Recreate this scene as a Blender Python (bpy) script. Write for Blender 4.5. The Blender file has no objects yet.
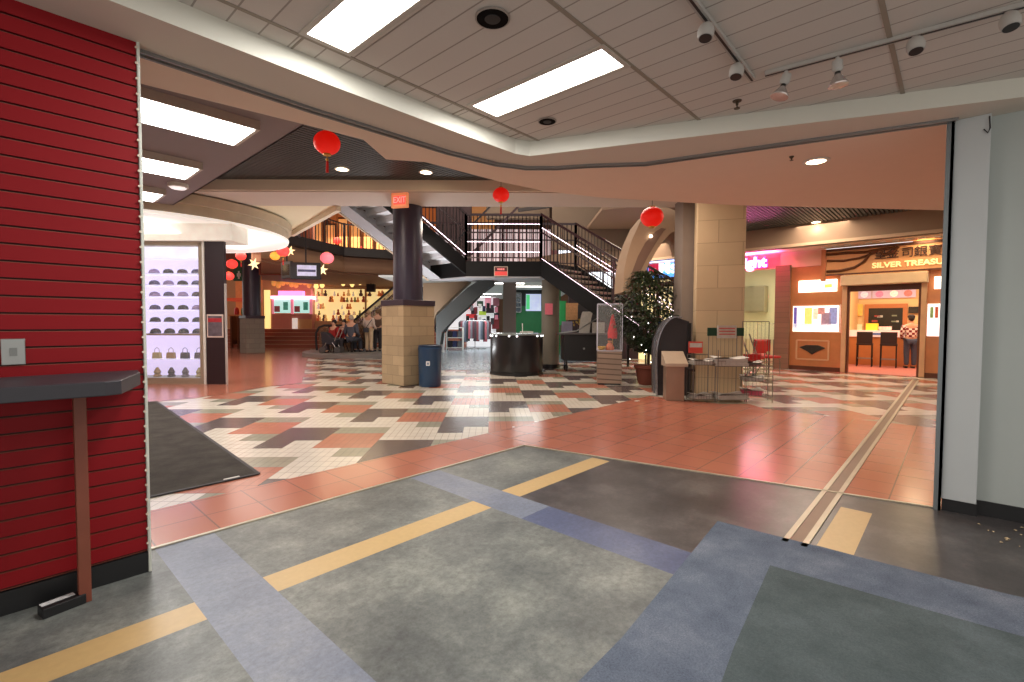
import bpy, bmesh, math, random
from mathutils import Vector, Matrix
random.seed(7)
SC = bpy.context.scene
COL = SC.collection
PI = math.pi

# ------------------------------------------------------------------ camera
F = 484.0; YAW = math.radians(47.49); PIT = math.radians(2.084); ROL = math.radians(0.2455); H = 1.3
cy, sy = math.cos(YAW), math.sin(YAW)
FW = Vector((sy, cy, 0)); RT = Vector((cy, -sy, 0)); UP = Vector((0, 0, 1))
FW2 = FW*math.cos(PIT) - UP*math.sin(PIT); UP2 = UP*math.cos(PIT) + FW*math.sin(PIT)
CR = RT*math.cos(ROL) + UP2*math.sin(ROL); CU = UP2*math.cos(ROL) - RT*math.sin(ROL)
cam_d = bpy.data.cameras.new('camera'); cam = bpy.data.objects.new('camera', cam_d); COL.objects.link(cam)
cam_d.sensor_width = 36; cam_d.lens = F/1024*36; cam_d.clip_start = 0.05; cam_d.clip_end = 200
cam.matrix_world = Matrix(((CR.x, CU.x, -FW2.x, 0), (CR.y, CU.y, -FW2.y, 0), (CR.z, CU.z, -FW2.z, H), (0, 0, 0, 1)))
SC.camera = cam

def ray(x, y): return FW2 + CR*((x-512)/F) - CU*((y-341)/F)
def G(x, y, z=0.0):                       # survey: point of the horizontal plane z
    d = ray(x, y); t = (z-H)/d.z
    return Vector((d.x*t, d.y*t, z))
def SF(lat, dep, z=0.0):                  # court frame, turned 47.5 degrees from the shop's walls
    return Vector((RT.x*lat + FW.x*dep, RT.y*lat + FW.y*dep, z))
def LZ(px, py, dep):                      # lateral, height of a point of the court at a depth
    d = ray(px, py); t = dep/(d.dot(FW)); return (d.dot(RT)*t, H + d.z*t)
def W(px, py, dep):
    l, z = LZ(px, py, dep); return SF(l, dep, z)

# ------------------------------------------------------------------ mesh builder
class MB:
    def __init__(s, M=None): s.v = []; s.f = []; s.mi = []; s.M = M; s.m = 0
    def add(s, vs, fs, M=None):
        b = len(s.v)
        for p in vs:
            p = Vector(p)
            if M: p = M @ p
            if s.M: p = s.M @ p
            s.v.append(p)
        for f in fs: s.f.append([b+i for i in f]); s.mi.append(s.m)
        return s
    def box(s, x0, x1, y0, y1, z0, z1, M=None):
        if x0 > x1: x0, x1 = x1, x0
        if y0 > y1: y0, y1 = y1, y0
        if z0 > z1: z0, z1 = z1, z0
        return s.add([(x0,y0,z0),(x1,y0,z0),(x1,y1,z0),(x0,y1,z0),(x0,y0,z1),(x1,y0,z1),(x1,y1,z1),(x0,y1,z1)],
              [(0,3,2,1),(4,5,6,7),(0,1,5,4),(1,2,6,5),(2,3,7,6),(3,0,4,7)], M)
    def bar(s, p0, p1, w, h):
        p0 = Vector(p0); p1 = Vector(p1); d = p1-p0; L = d.length; d.normalize()
        up = Vector((0,0,1)) if abs(d.z) < .98 else Vector((1,0,0))
        a = d.cross(up).normalized(); b = a.cross(d).normalized()
        vs = []
        for q in (p0, p1):
            for i, j in ((-1,-1),(1,-1),(1,1),(-1,1)): vs.append(q + a*(w/2*i) + b*(h/2*j))
        return s.add(vs, [(0,1,2,3),(7,6,5,4),(0,4,5,1),(1,5,6,2),(2,6,7,3),(3,7,4,0)])
    def cyl(s, p0, p1, r0, r1=None, n=16, M=None):
        r1 = r0 if r1 is None else r1
        p0 = Vector(p0); p1 = Vector(p1); d = (p1-p0).normalized()
        up = Vector((0,0,1)) if abs(d.z) < .9 else Vector((1,0,0))
        a = d.cross(up).normalized(); b = d.cross(a)
        vs = []
        for q, r in ((p0, r0), (p1, r1)):
            for i in range(n):
                t = 2*PI*i/n; vs.append(q + a*(r*math.cos(t)) + b*(r*math.sin(t)))
        fs = [(i, (i+1) % n, n+(i+1) % n, n+i) for i in range(n)] + [tuple(range(n))[::-1], tuple(range(n, 2*n))]
        return s.add(vs, fs, M)
    def tube(s, pts, r, n=8):
        pts = [Vector(p) for p in pts]; vs = []; fs = []
        prev = None
        for k, p in enumerate(pts):
            d = (pts[min(k+1, len(pts)-1)] - pts[max(k-1, 0)]).normalized()
            up = Vector((0,0,1)) if abs(d.z) < .95 else Vector((1,0,0))
            a = d.cross(up).normalized() if prev is None else (prev - d*prev.dot(d)).normalized()
            prev = a; b = d.cross(a)
            for i in range(n):
                t = 2*PI*i/n; vs.append(p + a*(r*math.cos(t)) + b*(r*math.sin(t)))
        for k in range(len(pts)-1):
            for i in range(n): fs.append((k*n+i, k*n+(i+1) % n, (k+1)*n+(i+1) % n, (k+1)*n+i))
        fs += [tuple(range(n))[::-1], tuple(range((len(pts)-1)*n, len(pts)*n))]
        return s.add(vs, fs)
    def prism(s, poly, z0, z1):
        n = len(poly)
        vs = [(p[0], p[1], z0) for p in poly] + [(p[0], p[1], z1) for p in poly]
        return s.add(vs, [tuple(range(n))[::-1], tuple(range(n, 2*n))] + [(i, (i+1) % n, n+(i+1) % n, n+i) for i in range(n)])
    def prismy(s, poly, y0, y1):           # polygon in x,z pushed along y
        n = len(poly)
        vs = [(p[0], y0, p[1]) for p in poly] + [(p[0], y1, p[1]) for p in poly]
        return s.add(vs, [tuple(range(n)), tuple(range(n, 2*n))[::-1]] + [(i, n+i, n+(i+1) % n, (i+1) % n) for i in range(n)])
    def lathe(s, prof, c=(0,0,0), n=20, M=None, caps=True):
        c = Vector(c); vs = []; fs = []; m = len(prof)
        for r, z in prof:
            for i in range(n):
                t = 2*PI*i/n; vs.append(c + Vector((r*math.cos(t), r*math.sin(t), z)))
        for k in range(m-1):
            for i in range(n): fs.append((k*n+i, k*n+(i+1) % n, (k+1)*n+(i+1) % n, (k+1)*n+i))
        if caps: fs += [tuple(range(n))[::-1], tuple(range((m-1)*n, m*n))]
        return s.add(vs, fs, M)
    def ball(s, c, rx, ry=None, rz=None, n=14, m=8):
        ry = rx if ry is None else ry; rz = rx if rz is None else rz; c = Vector(c)
        vs = []; fs = []
        for k in range(1, m):
            ph = PI*k/m
            for i in range(n):
                t = 2*PI*i/n
                vs.append(c + Vector((rx*math.sin(ph)*math.cos(t), ry*math.sin(ph)*math.sin(t), rz*math.cos(ph))))
        for k in range(m-2):
            for i in range(n): fs.append((k*n+i, (k+1)*n+i, (k+1)*n+(i+1) % n, k*n+(i+1) % n))
        vs += [c+Vector((0,0,rz)), c-Vector((0,0,rz))]; T = len(vs)-2
        for i in range(n):
            fs.append((T, i, (i+1) % n)); fs.append((T+1, (m-2)*n+(i+1) % n, (m-2)*n+i))
        return s.add(vs, fs)
    def build(s, name, mat, parent=None, smooth=False, bevel=0, loc=None):
        me = bpy.data.meshes.new(name); me.from_pydata([tuple(p) for p in s.v], [], s.f)
        mats = mat if isinstance(mat, (list, tuple)) else [mat]
        for m in mats: me.materials.append(m)
        if len(mats) > 1: me.polygons.foreach_set('material_index', s.mi)
        bm = bmesh.new(); bm.from_mesh(me); bmesh.ops.recalc_face_normals(bm, faces=bm.faces); bm.to_mesh(me); bm.free()
        if smooth:
            me.polygons.foreach_set('use_smooth', [True]*len(me.polygons))
            try: me.set_sharp_from_angle(angle=math.radians(40))
            except Exception: pass
        o = bpy.data.objects.new(name, me); COL.objects.link(o)
        if parent: o.parent = parent
        if loc: o.location = loc
        if bevel:
            b = o.modifiers.new('bevel', 'BEVEL'); b.width = bevel; b.segments = 2; b.limit_method = 'ANGLE'
        return o

def tag(o, label=None, cat=None, group=None, kind=None):
    if label: o['label'] = label
    if cat: o['category'] = cat
    if group: o['group'] = group
    if kind: o['kind'] = kind
    return o
def thing(name, label, cat, loc=(0,0,0), rz=0.0, group=None):
    o = bpy.data.objects.new(name, None); COL.objects.link(o); o.location = loc; o.rotation_euler = (0,0,rz)
    o.empty_display_size = .1
    return tag(o, label, cat, group)
def struct(mb, name, mat, **k): return tag(mb.build(name, mat, **k), kind='structure')
def copy_tree(o, parent=None):
    c = o.copy(); COL.objects.link(c)
    if parent: c.parent = parent
    for ch in list(o.children): copy_tree(ch, c)
    return c
def dup(o, loc, rz=None, label=None):
    c = copy_tree(o); c.location = loc
    if rz is not None: c.rotation_euler = (0,0,rz)
    if label: c['label'] = label
    return c
RZ = -YAW    # rotation of a thing that squarely faces the court

def text_mesh(body, size, depth, name, mat, parent, loc, rot=(PI/2,0,0), align='CENTER', xs=1.0, bold=0.0):
    c = bpy.data.curves.new(name, 'FONT'); c.body = body; c.size = size; c.extrude = depth; c.align_x = align; c.offset = bold
    c.align_y = 'CENTER'
    t = bpy.data.objects.new(name, c); COL.objects.link(t)
    dg = bpy.context.evaluated_depsgraph_get(); dg.update()
    me = bpy.data.meshes.new_from_object(t.evaluated_get(dg)); me.name = name
    bpy.data.objects.remove(t); bpy.data.curves.remove(c)
    me.materials.clear(); me.materials.append(mat)
    o = bpy.data.objects.new(name, me); COL.objects.link(o); o.parent = parent; o.location = loc; o.rotation_euler = rot; o.scale = (xs,1,1)
    return o

# ------------------------------------------------------------------ materials
def srgb(r, g, b):
    f = lambda c: (c/255/12.92) if c/255 <= .04045 else ((c/255+.055)/1.055)**2.4
    return (f(r), f(g), f(b), 1)
MATS = {}
def mat(name, col, rough=.6, metal=0, emit=0, ecol=None, var=.12, vs=6.0, spec=.5, bump=0, bs=40, alpha=1, trans=0, coat=0):
    if name in MATS: return MATS[name]
    m = bpy.data.materials.new(name); m.use_nodes = True; nt = m.node_tree; N = nt.nodes; Lk = nt.links
    b = N['Principled BSDF']; b.inputs['Roughness'].default_value = rough; b.inputs['Metallic'].default_value = metal
    b.inputs['Specular IOR Level'].default_value = spec
    c = srgb(*col)
    tc = N.new('ShaderNodeTexCoord'); nz = N.new('ShaderNodeTexNoise'); nz.inputs['Scale'].default_value = vs; nz.inputs['Detail'].default_value = 5
    Lk.new(tc.outputs['Object'], nz.inputs['Vector'])
    mx = N.new('ShaderNodeMix'); mx.data_type = 'RGBA'
    mx.inputs['A'].default_value = tuple(x*(1-var) for x in c[:3])+(1,); mx.inputs['B'].default_value = tuple(min(1, x*(1+var)) for x in c[:3])+(1,)
    Lk.new(nz.outputs['Fac'], mx.inputs['Factor']); Lk.new(mx.outputs['Result'], b.inputs['Base Color'])
    if emit:
        b.inputs['Emission Strength'].default_value = emit
        if ecol: b.inputs['Emission Color'].default_value = srgb(*ecol)
        else: Lk.new(mx.outputs['Result'], b.inputs['Emission Color'])
    if bump:
        n2 = N.new('ShaderNodeTexNoise'); n2.inputs['Scale'].default_value = bs; n2.inputs['Detail'].default_value = 4
        Lk.new(tc.outputs['Object'], n2.inputs['Vector'])
        bp = N.new('ShaderNodeBump'); bp.inputs['Strength'].default_value = bump; bp.inputs['Distance'].default_value = .01
        Lk.new(n2.outputs['Fac'], bp.inputs['Height']); Lk.new(bp.outputs['Normal'], b.inputs['Normal'])
    if trans: b.inputs['Transmission Weight'].default_value = trans
    if coat: b.inputs['Coat Weight'].default_value = coat; b.inputs['Coat Roughness'].default_value = .08
    if alpha < 1: b.inputs['Alpha'].default_value = alpha
    MATS[name] = m; return m

def lines_mat(name, col, gcol, axes, width=.04, rough=.4, var=.15, vs=3, coat=0, mottle=None, bump=0, spec=.5, rowoff=0.0):
    """colour with joint lines; axes = list of (dirvector, offset) whose fraction below width is a joint.
    rowoff shifts axis 1 by rowoff on every other row of axis 0 (running bond)"""
    m = bpy.data.materials.new(name); m.use_nodes = True; nt = m.node_tree; N = nt.nodes; Lk = nt.links
    b = N['Principled BSDF']; b.inputs['Roughness'].default_value = rough; b.inputs['Specular IOR Level'].default_value = spec
    tc = N.new('ShaderNodeTexCoord'); c = srgb(*col)
    def math_(op, a, bb=None):
        n = N.new('ShaderNodeMath'); n.operation = op
        for i, q in enumerate((a, bb)):
            if q is None: continue
            if hasattr(q, 'links'): Lk.new(q, n.inputs[i])
            else: n.inputs[i].default_value = q
        return n.outputs[0]
    acc = None; cells = []
    first = None
    for k, (d, off) in enumerate(axes):
        vm = N.new('ShaderNodeVectorMath'); vm.operation = 'DOT_PRODUCT'; vm.inputs[1].default_value = d
        Lk.new(tc.outputs['Object'], vm.inputs[0])
        v = math_('ADD', vm.outputs['Value'], off)
        if k == 0: first = v
        if k == 1 and rowoff:
            odd = math_('FLOORED_MODULO', math_('FLOOR', first), 2.0)
            v = math_('ADD', v, math_('MULTIPLY', odd, rowoff))
        cells.append(math_('FLOOR', v))
        w = width[k] if isinstance(width, (list, tuple)) else width
        f = math_('LESS_THAN', math_('FRACT', v), w)
        acc = f if acc is None else math_('MAXIMUM', acc, f)
    cx = N.new('ShaderNodeCombineXYZ')
    for i, q in enumerate(cells[:3]): Lk.new(q, cx.inputs[i])
    wn = N.new('ShaderNodeTexWhiteNoise'); Lk.new(cx.outputs[0], wn.inputs['Vector'])
    nz = N.new('ShaderNodeTexNoise'); nz.inputs['Scale'].default_value = vs; nz.inputs['Detail'].default_value = 6
    Lk.new(tc.outputs['Object'], nz.inputs['Vector'])
    fac = math_('ADD', math_('MULTIPLY', wn.outputs['Value'], .5), math_('MULTIPLY', nz.outputs['Fac'], .5))
    mx = N.new('ShaderNodeMix'); mx.data_type = 'RGBA'
    mx.inputs['A'].default_value = tuple(x*(1-var) for x in c[:3])+(1,); mx.inputs['B'].default_value = tuple(min(1, x*(1+var)) for x in c[:3])+(1,)
    Lk.new(fac, mx.inputs['Factor'])
    m2 = N.new('ShaderNodeMix'); m2.data_type = 'RGBA'; m2.inputs['B'].default_value = srgb(*gcol)
    Lk.new(mx.outputs['Result'], m2.inputs['A']); Lk.new(acc, m2.inputs['Factor']); Lk.new(m2.outputs['Result'], b.inputs['Base Color'])
    if bump:
        bp = N.new('ShaderNodeBump'); bp.inputs['Strength'].default_value = bump; bp.inputs['Distance'].default_value = .01; bp.invert = True
        Lk.new(acc, bp.inputs['Height']); Lk.new(bp.outputs['Normal'], b.inputs['Normal'])
    if coat: b.inputs['Coat Weight'].default_value = coat; b.inputs['Coat Roughness'].default_value = .1
    MATS[name] = m; return m

def worn_mat(name, c1, c2, c3, rough=.5, s1=1.6, s2=22, spec=.5, fine=.35, bump=.0):
    m = bpy.data.materials.new(name); m.use_nodes = True; nt = m.node_tree; N = nt.nodes; Lk = nt.links
    b = N['Principled BSDF']; b.inputs['Roughness'].default_value = rough; b.inputs['Specular IOR Level'].default_value = spec
    tc = N.new('ShaderNodeTexCoord')
    a = N.new('ShaderNodeTexNoise'); a.inputs['Scale'].default_value = s1; a.inputs['Detail'].default_value = 7; a.inputs['Roughness'].default_value = .65
    f = N.new('ShaderNodeTexNoise'); f.inputs['Scale'].default_value = s2; f.inputs['Detail'].default_value = 9; f.inputs['Roughness'].default_value = .85
    Lk.new(tc.outputs['Object'], a.inputs['Vector']); Lk.new(tc.outputs['Object'], f.inputs['Vector'])
    r = N.new('ShaderNodeValToRGB'); e = r.color_ramp.elements
    e[0].position = .32; e[0].color = srgb(*c1); e[1].position = .68; e[1].color = srgb(*c3); k = e.new(.5); k.color = srgb(*c2)
    Lk.new(a.outputs['Fac'], r.inputs['Fac'])
    mr = N.new('ShaderNodeMapRange'); mr.inputs[1].default_value = .3; mr.inputs[2].default_value = .7; mr.inputs[3].default_value = 1-fine; mr.inputs[4].default_value = 1+fine
    Lk.new(f.outputs['Fac'], mr.inputs[0])
    mu = N.new('ShaderNodeVectorMath'); mu.operation = 'SCALE'; Lk.new(r.outputs['Color'], mu.inputs[0]); Lk.new(mr.outputs[0], mu.inputs['Scale'])
    Lk.new(mu.outputs[0], b.inputs['Base Color'])
    if bump:
        bp = N.new('ShaderNodeBump'); bp.inputs['Strength'].default_value = bump; bp.inputs['Distance'].default_value = .004
        Lk.new(f.outputs['Fac'], bp.inputs['Height']); Lk.new(bp.outputs['Normal'], b.inputs['Normal'])
    MATS[name] = m; return m

M_black = mat('black', (22,22,24), .45)
M_blackm = mat('black metal', (26,22,24), .4, .3)
M_white = mat('white paint', (215,212,205), .5, var=.04)
M_chrome = mat('chrome', (190,190,190), .25, 1, var=.05)
M_alu = mat('aluminium', (150,152,150), .38, .8, var=.08)
M_wood = mat('orange wood', (190,120,72), .4, var=.18, vs=5, coat=.2)
M_wooddk = mat('dark wood', (92,48,26), .45, var=.2)
M_glass = mat('glass', (235,240,240), .03, 0, var=0, alpha=.08, spec=.5)
M_red = mat('lantern red', (205,22,14), .5, emit=.55, ecol=(215,20,8), var=.15, vs=14)
M_gold = mat('gold trim', (214,168,72), .4, .4)
M_led = mat('led white', (255,235,245), .4, emit=5, ecol=(255,225,240), var=0)
M_flu = mat('fluorescent', (255,255,255), .4, emit=9, ecol=(255,250,242), var=0)
M_bulb = mat('downlight bulb', (255,240,210), .4, emit=12, ecol=(255,225,185), var=0)
M_skin = mat('skin', (205,150,122), .6)
M_hair = mat('dark hair', (38,28,24), .7)
M_paper = mat('newsprint', (196,192,184), .8, var=.22, vs=18)

# ================================================================== OUR SHOP
# ---- floor with inlaid strips
M_vin = worn_mat('grey vinyl', (78,82,82), (104,108,105), (132,135,128), .42, 2.2, 26, spec=.4, fine=.5)
M_vind = worn_mat('shaded grimy grey vinyl', (50,46,46), (68,64,64), (94,90,88), .32, 2.2, 40, spec=.45)  # stains, plus the dimmer light at the right painted into the colour
M_yel = mat('yellow vinyl', (188,158,108), .42, var=.1, vs=30)
M_blu = worn_mat('blue vinyl', (98,106,122), (110,118,134), (126,132,142), .42, 2, 34)
M_blud = worn_mat('deep blue vinyl', (62,72,102), (74,84,114), (94,102,126), .4, 2, 34)
xs = [-3, .63, .93, 2.39, 2.69, 3.29, 3.97, 4.11, 5.2]
ys = [-4, .39, .57, 2.1, 2.38, 2.57, 3.36]
mb = MB()
def cutfloor(x0, x1, y0, y1, mi): mb.m = mi; mb.add([(x0,y0,0),(x1,y0,0),(x1,y1,0),(x0,y1,0)], [(0,1,2,3)])
def blend_x(y): return 3.84 - max(0, (y))*0
XR = lambda y: 4.56 - .216*y            # tile edge on the right: (4.54,.1) .. (3.84,3.34)
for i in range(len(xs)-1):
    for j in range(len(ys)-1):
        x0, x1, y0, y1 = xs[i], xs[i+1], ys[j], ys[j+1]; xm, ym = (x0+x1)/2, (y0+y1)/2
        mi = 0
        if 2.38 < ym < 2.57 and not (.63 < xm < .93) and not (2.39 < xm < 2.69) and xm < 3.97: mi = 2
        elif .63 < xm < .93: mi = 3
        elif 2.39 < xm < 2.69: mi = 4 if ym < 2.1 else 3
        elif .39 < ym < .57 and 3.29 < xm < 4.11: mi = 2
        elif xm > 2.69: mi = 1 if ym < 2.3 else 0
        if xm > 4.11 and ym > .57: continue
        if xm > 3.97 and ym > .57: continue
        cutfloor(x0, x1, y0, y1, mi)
# extra strip of vinyl between the last cut and the tile edge
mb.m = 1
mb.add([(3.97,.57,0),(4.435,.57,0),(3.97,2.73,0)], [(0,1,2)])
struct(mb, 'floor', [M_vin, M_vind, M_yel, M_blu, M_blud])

# ---- mall floor
PS, QS = .431, .47
def pq(p, q): a = PS*(p-.1); b = QS*(q+.25); return ((a+b)/2, (b-a)/2)
axp = (Vector((4/PS, -4/PS, 0)), .4); axq = (Vector((2/QS, 2/QS, 0)), -.5)
tile = lambda n, c, g, **k: lines_mat(n, c, g, [axp, axq], (.07,.045), rough=.22, **k)
T_W = tile('cream quarry tile', (214,206,192), (160,150,138), var=.08, spec=.6)
T_B = tile('brown quarry tile', (98,86,84), (80,72,70), var=.12, spec=.6)
T_G = tile('olive quarry tile', (150,148,130), (118,114,102), var=.1, spec=.6)
T_T = tile('terracotta quarry tile', (182,116,94), (140,98,84), var=.12, spec=.6)
T_K = tile('slate quarry tile', (92,96,100), (70,72,76), var=.12, spec=.6)
seq = ['G','W',('B','W'),'B','B','W','W',('W','G'),'T','T']
ix = {'W':0,'B':1,'G':2,'T':3}
mb = MB()
for p in range(-62, 62):
    for q in range(2, 100):
        X, Y = pq(p+.5, q+.5)
        if X < -2.2 or X > 26 or Y < -3 or Y > 32: continue
        if X < 7.9 and Y < 3.9: continue
        c = p//2; k = p % 2; r = (q-15-4*(c+1)) % 10
        s_ = seq[r]; s_ = s_ if isinstance(s_, str) else s_[k]
        mb.m = ix[s_]
        P = [pq(p,q), pq(p+1,q), pq(p+1,q+1), pq(p,q+1)]
        mb.add([(a,b,-.004) for a,b in P], [(0,1,2,3)])
struct(mb, 'floor', [T_W, T_B, T_G, T_T])
T_big = lines_mat('large terracotta tile', (178,108,86), (128,90,78), [(Vector((1/.335,0,0)), .1), (Vector((0,1/.335,0)), .02)], .03, rough=.2, var=.1, spec=.7)
mb = MB()
mb.add([(-2.2,3.36,.0015),(3.84,3.36,.0015),(3.84,4.05,.0015),(-2.2,4.05,.0015)], [(0,1,2,3)])
mb.add([(3.84,3.36,.0015),(4.56,.0,.0015),(5.2,-3,.0015),(8.1,-3,.0015),(8.1,4.05,.0015),(3.84,4.05,.0015)], [(0,1,2,3,4,5)])
struct(mb, 'floor', T_big)
mb = MB()
mb.add([(-3,9.6,0),(2.43,9.56,0),(2.87,9.7,0),(3.95,10.27,0),(4.59,10.33,0),(14,30,0),(14,40,0),(-8,40,0)], [tuple(range(8))])
struct(mb, 'floor', T_big)
M_ret = lines_mat('blue grey shop floor', (120,132,140), (96,104,112), [axp, axq], .03, rough=.25, var=.14)
mb = MB()
mb.add([SF(-2.6,13.4,.001),SF(.9,13.4,.001),SF(.9,16,.001),SF(3.5,16.6,.001),SF(3.5,30,.001),SF(-4.8,30,.001)], [(0,1,2,3,4,5)])
struct(mb, 'floor', M_ret)

# threshold strips
M_strip = mat('threshold metal', (176,166,146), .4, .5)
mb = MB(); mb.bar((.6,3.355,.004),(3.85,3.355,.004), .025,.008); mb.bar((3.85,3.355,.004),(4.545,.07,.004), .025,.008)
struct(mb, 'trim_1', M_strip)
# sliding door track in the floor
mb = MB()
t = thing('floor_track', 'long metal sliding door track set into the floor, running from the blue carpet', 'floor track', (3.2,.67,0))
for dy in (-.05, .05): MB().box(0,11.6,dy-.016,dy+.016,0,.008).build('rail', M_strip, t)
MB().box(0,11.6,-.034,.034,0,.004).build('channel', mat('track channel', (120,96,78), .45, .3), t)
# screw plates
# ---- slatwall (left)
M_slat = mat('red slatwall', (130,17,24), .55, var=.07, vs=2, spec=.18)
M_slot = mat('slot shadow red', (44,14,10), .7)
M_lip = mat('slot lip', (128,62,46), .7)
mb = MB(); YW = 3.07
mb.m = 1; mb.box(-2.6,.556,YW+.012,YW+.1,0,2.76)
z = .11
while z < 2.74:
    mb.m = 0; mb.box(-2.6,.548,YW-.004,YW+.014,z+.011,min(z+.0762,2.755))
    mb.m = 2; mb.box(-2.6,.546,YW+.001,YW+.013,z,z+.0035)
    z += .0762
struct(mb, 'wall_left', [M_slat, M_slot, M_lip])
struct(MB().box(-2.6,.55,YW-.008,YW+.012,0,.105), 'baseboard_left', mat('black vinyl base', (20,20,22), .4))
mb = MB(); mb.box(.549,.562,YW-.014,YW+.03,0,2.72)
struct(mb, 'trim_2', mat('pale edge strip', (196,198,188), .5), bevel=.003)
mb = MB(); z = .155
while z < 2.7: mb.cyl((.547,YW-.012,z),(.547,YW-.018,z),.006,n=8); z += .0762
struct(mb, 'trim_3', mat('edge clip', (215,200,180), .4))
# outlet plate
t = thing('outlet_cover', 'square brushed steel cover plate on the red slatted wall above the bar shelf', 'wall plate', (.085,YW-.006,1.165))
MB().box(-.038,.038,-.006,0,-.058,.058).build('cover_plate', M_alu, t, bevel=.003)
MB().box(-.012,.012,-.010,-.005,-.018,.018).build('socket', mat('steel insert', (120,122,120), .4, .7), t)
# bar shelf
t = thing('bar_shelf', 'dark grey bar shelf along the red slatted wall on one thin wooden post', 'shelf', (-.2,2.95,0))
poly = [(-2.2,.115),(.725,.115),(.705,-.05),(.585,-.37),(.53,-.39),(-2.2,-.15)]
MB().prism(poly, .995,1.055).build('shelf_top', mat('charcoal laminate', (50,48,54), .5), t, bevel=.004)
MB().box(.465,.51,-.02,.025,0,.995).build('post', mat('brown post', (120,62,44), .5, var=.2), t, bevel=.003)
# black box on the floor
t = thing('black_box', 'small black box with a white label strip on the floor by the shelf post', 'box', (.21,2.945,0), math.radians(12))
MB().box(-.075,.075,-.036,.036,0,.045).build('case', M_black, t, bevel=.004)
MB().box(-.07,.045,-.002,.028,.045,.047).build('label_strip', mat('label', (205,205,205), .5, var=.3, vs=60), t)

# ---- right wall and pier
M_wr = mat('off white wall', (166,172,168), .6, var=.03, vs=3)
M_pier = mat('pier paint', (182,186,186), .5, var=.03)
struct(MB().box(4.60,4.75,-4,-.13,.0,2.8), 'wall_right', M_wr)
struct(MB().box(4.585,4.60,-4,-.13,0,.1), 'baseboard_right', mat('black vinyl base', (20,20,22), .4))
struct(MB().box(4.52,4.76,-.135,.045,.085,2.7), 'trim_4', M_pier, bevel=.004)
struct(MB().box(4.53,4.76,-.14,.04,0,.085), 'baseboard_pier', MATS['black vinyl base'])
mb = MB(); mb.box(4.5,4.53,.045,.085,0,2.7); mb.box(4.545,4.6,.045,.085,0,2.7); mb.box(4.5,4.6,.045,.06,0,2.7)
struct(mb, 'trim_5', mat('grey door channel', (120,126,128), .4, .5))
# wire clip on pier
t = MB().tube([(4.515,-.125,2.68),(4.51,-.13,2.6),(4.51,-.12,2.57),(4.51,-.1,2.6)], .004, 6).build('wire_hook', M_blackm)
tag(t, 'thin black wire hook at the top corner of the pale right-hand pier', 'hook')
# flakes on floor
mb = MB()
for i in range(16):
    x = 4.42+random.uniform(-.35,.12); y = -.25+random.uniform(-.2,.12); a = random.uniform(0,3); r = random.uniform(.006,.016)
    mb.add([(x+r*math.cos(a+k*PI/2), y+r*math.sin(a+k*PI/2)*(.6 if k%2 else 1), .002+.003*(k%2)) for k in range(4)], [(0,1,2,3)])
tag(mb.build('plaster_crumbs', mat('plaster', (196,176,140), .8)), 'pale plaster crumbs scattered on the dark floor below the right wall', 'debris', kind='stuff')

# ---- carpet remnant
M_carp = worn_mat('blue carpet', (84,92,106), (98,106,120), (116,122,134), .95, 3, 120, spec=.1, fine=.55, bump=.6)
M_carpg = worn_mat('dirty green carpet', (64,74,76), (76,86,88), (88,98,102), .8, 3, 90, spec=.2, fine=.3, bump=.3)
t = thing('carpet', 'worn blue carpet remnant with a darker green stained centre on the shop floor', 'carpet', (2.3,0,0))
mb = MB(); mb.prism([(-2.2,.93),(-.55,.98),(.93,1.12),(.96,.55),(.99,-.1),(1.12,-1.2),(1.2,-3.2),(-2.2,-3.2)], 0,.008)
mb.build('pile', M_carp, t)
mb = MB(); mb.prism([(-2.0,.42),(-1.2,.50),(-.3,.62),(.52,.70),(.56,.1),(.66,-1.2),(.7,-3.1),(-2.1,-3.1)], .008,.0095)
mb.build('stained_patch', M_carpg, t)

# ---- ceiling of the shop
M_sof = mat('soffit paint', (206,196,182), .7, var=.03, vs=2)
M_cove = mat('cove face', (206,204,192), .6, var=.02)
tr = [(-2.6,3.18),(1.5,3.18),(2.6,3.12),(3.08,3.03),(3.34,2.9),(3.52,2.7),(3.66,2.45),(3.95,2.05),(4.52,.04)]     # outer track line at 2.70
inner = [(-2.6,2.76),(3.12,2.76),(3.17,2.6),(4.36,-.27),(4.6,-.9),(4.6,-4)]
ring = tr + [(4.6,.04),(4.6,-.9)] 
mb = MB(); ctop = 2.82
# soffit band as a fan of quads
A = [(-2.6,3.18),(1.5,3.18),(2.6,3.12),(3.08,3.03),(3.34,2.9),(3.52,2.7),(3.66,2.45),(3.95,2.05),(4.52,.04),(4.75,-.27),(4.75,-4)]
B = [(-2.6,2.76),(1.5,2.76),(2.5,2.74),(3.0,2.72),(3.12,2.67),(3.12,2.67),(3.17,2.55),(3.35,2.12),(4.05,.45),(4.34,-.27),(4.5,-4)]
for i in range(len(A)-1):
    for zz in (2.7,):
        mb.add([(A[i][0],A[i][1],zz),(A[i+1][0],A[i+1][1],zz),(B[i+1][0],B[i+1][1],zz),(B[i][0],B[i][1],zz)], [(0,1,2,3)])
    mb.add([(A[i][0],A[i][1],2.7),(A[i+1][0],A[i+1][1],2.7),(A[i+1][0],A[i+1][1],3.1),(A[i][0],A[i][1],3.1)], [(0,1,2,3)])
struct(mb, 'ceiling', M_sof)
mb = MB()
for i in range(len(B)-1):
    mb.add([(B[i][0],B[i][1],2.7),(B[i+1][0],B[i+1][1],2.7),(B[i+1][0],B[i+1][1],ctop+.01),(B[i][0],B[i][1],ctop+.01)], [(0,1,2,3)])
struct(mb, 'trim_6', M_cove)
M_ct = lines_mat('acoustic tile', (206,200,192), (158,150,142), [(Vector((1/.152,0,0)), -2.38/.152+.0)], .06, rough=.9, var=.06, vs=90, bump=.3, spec=.1)
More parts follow.
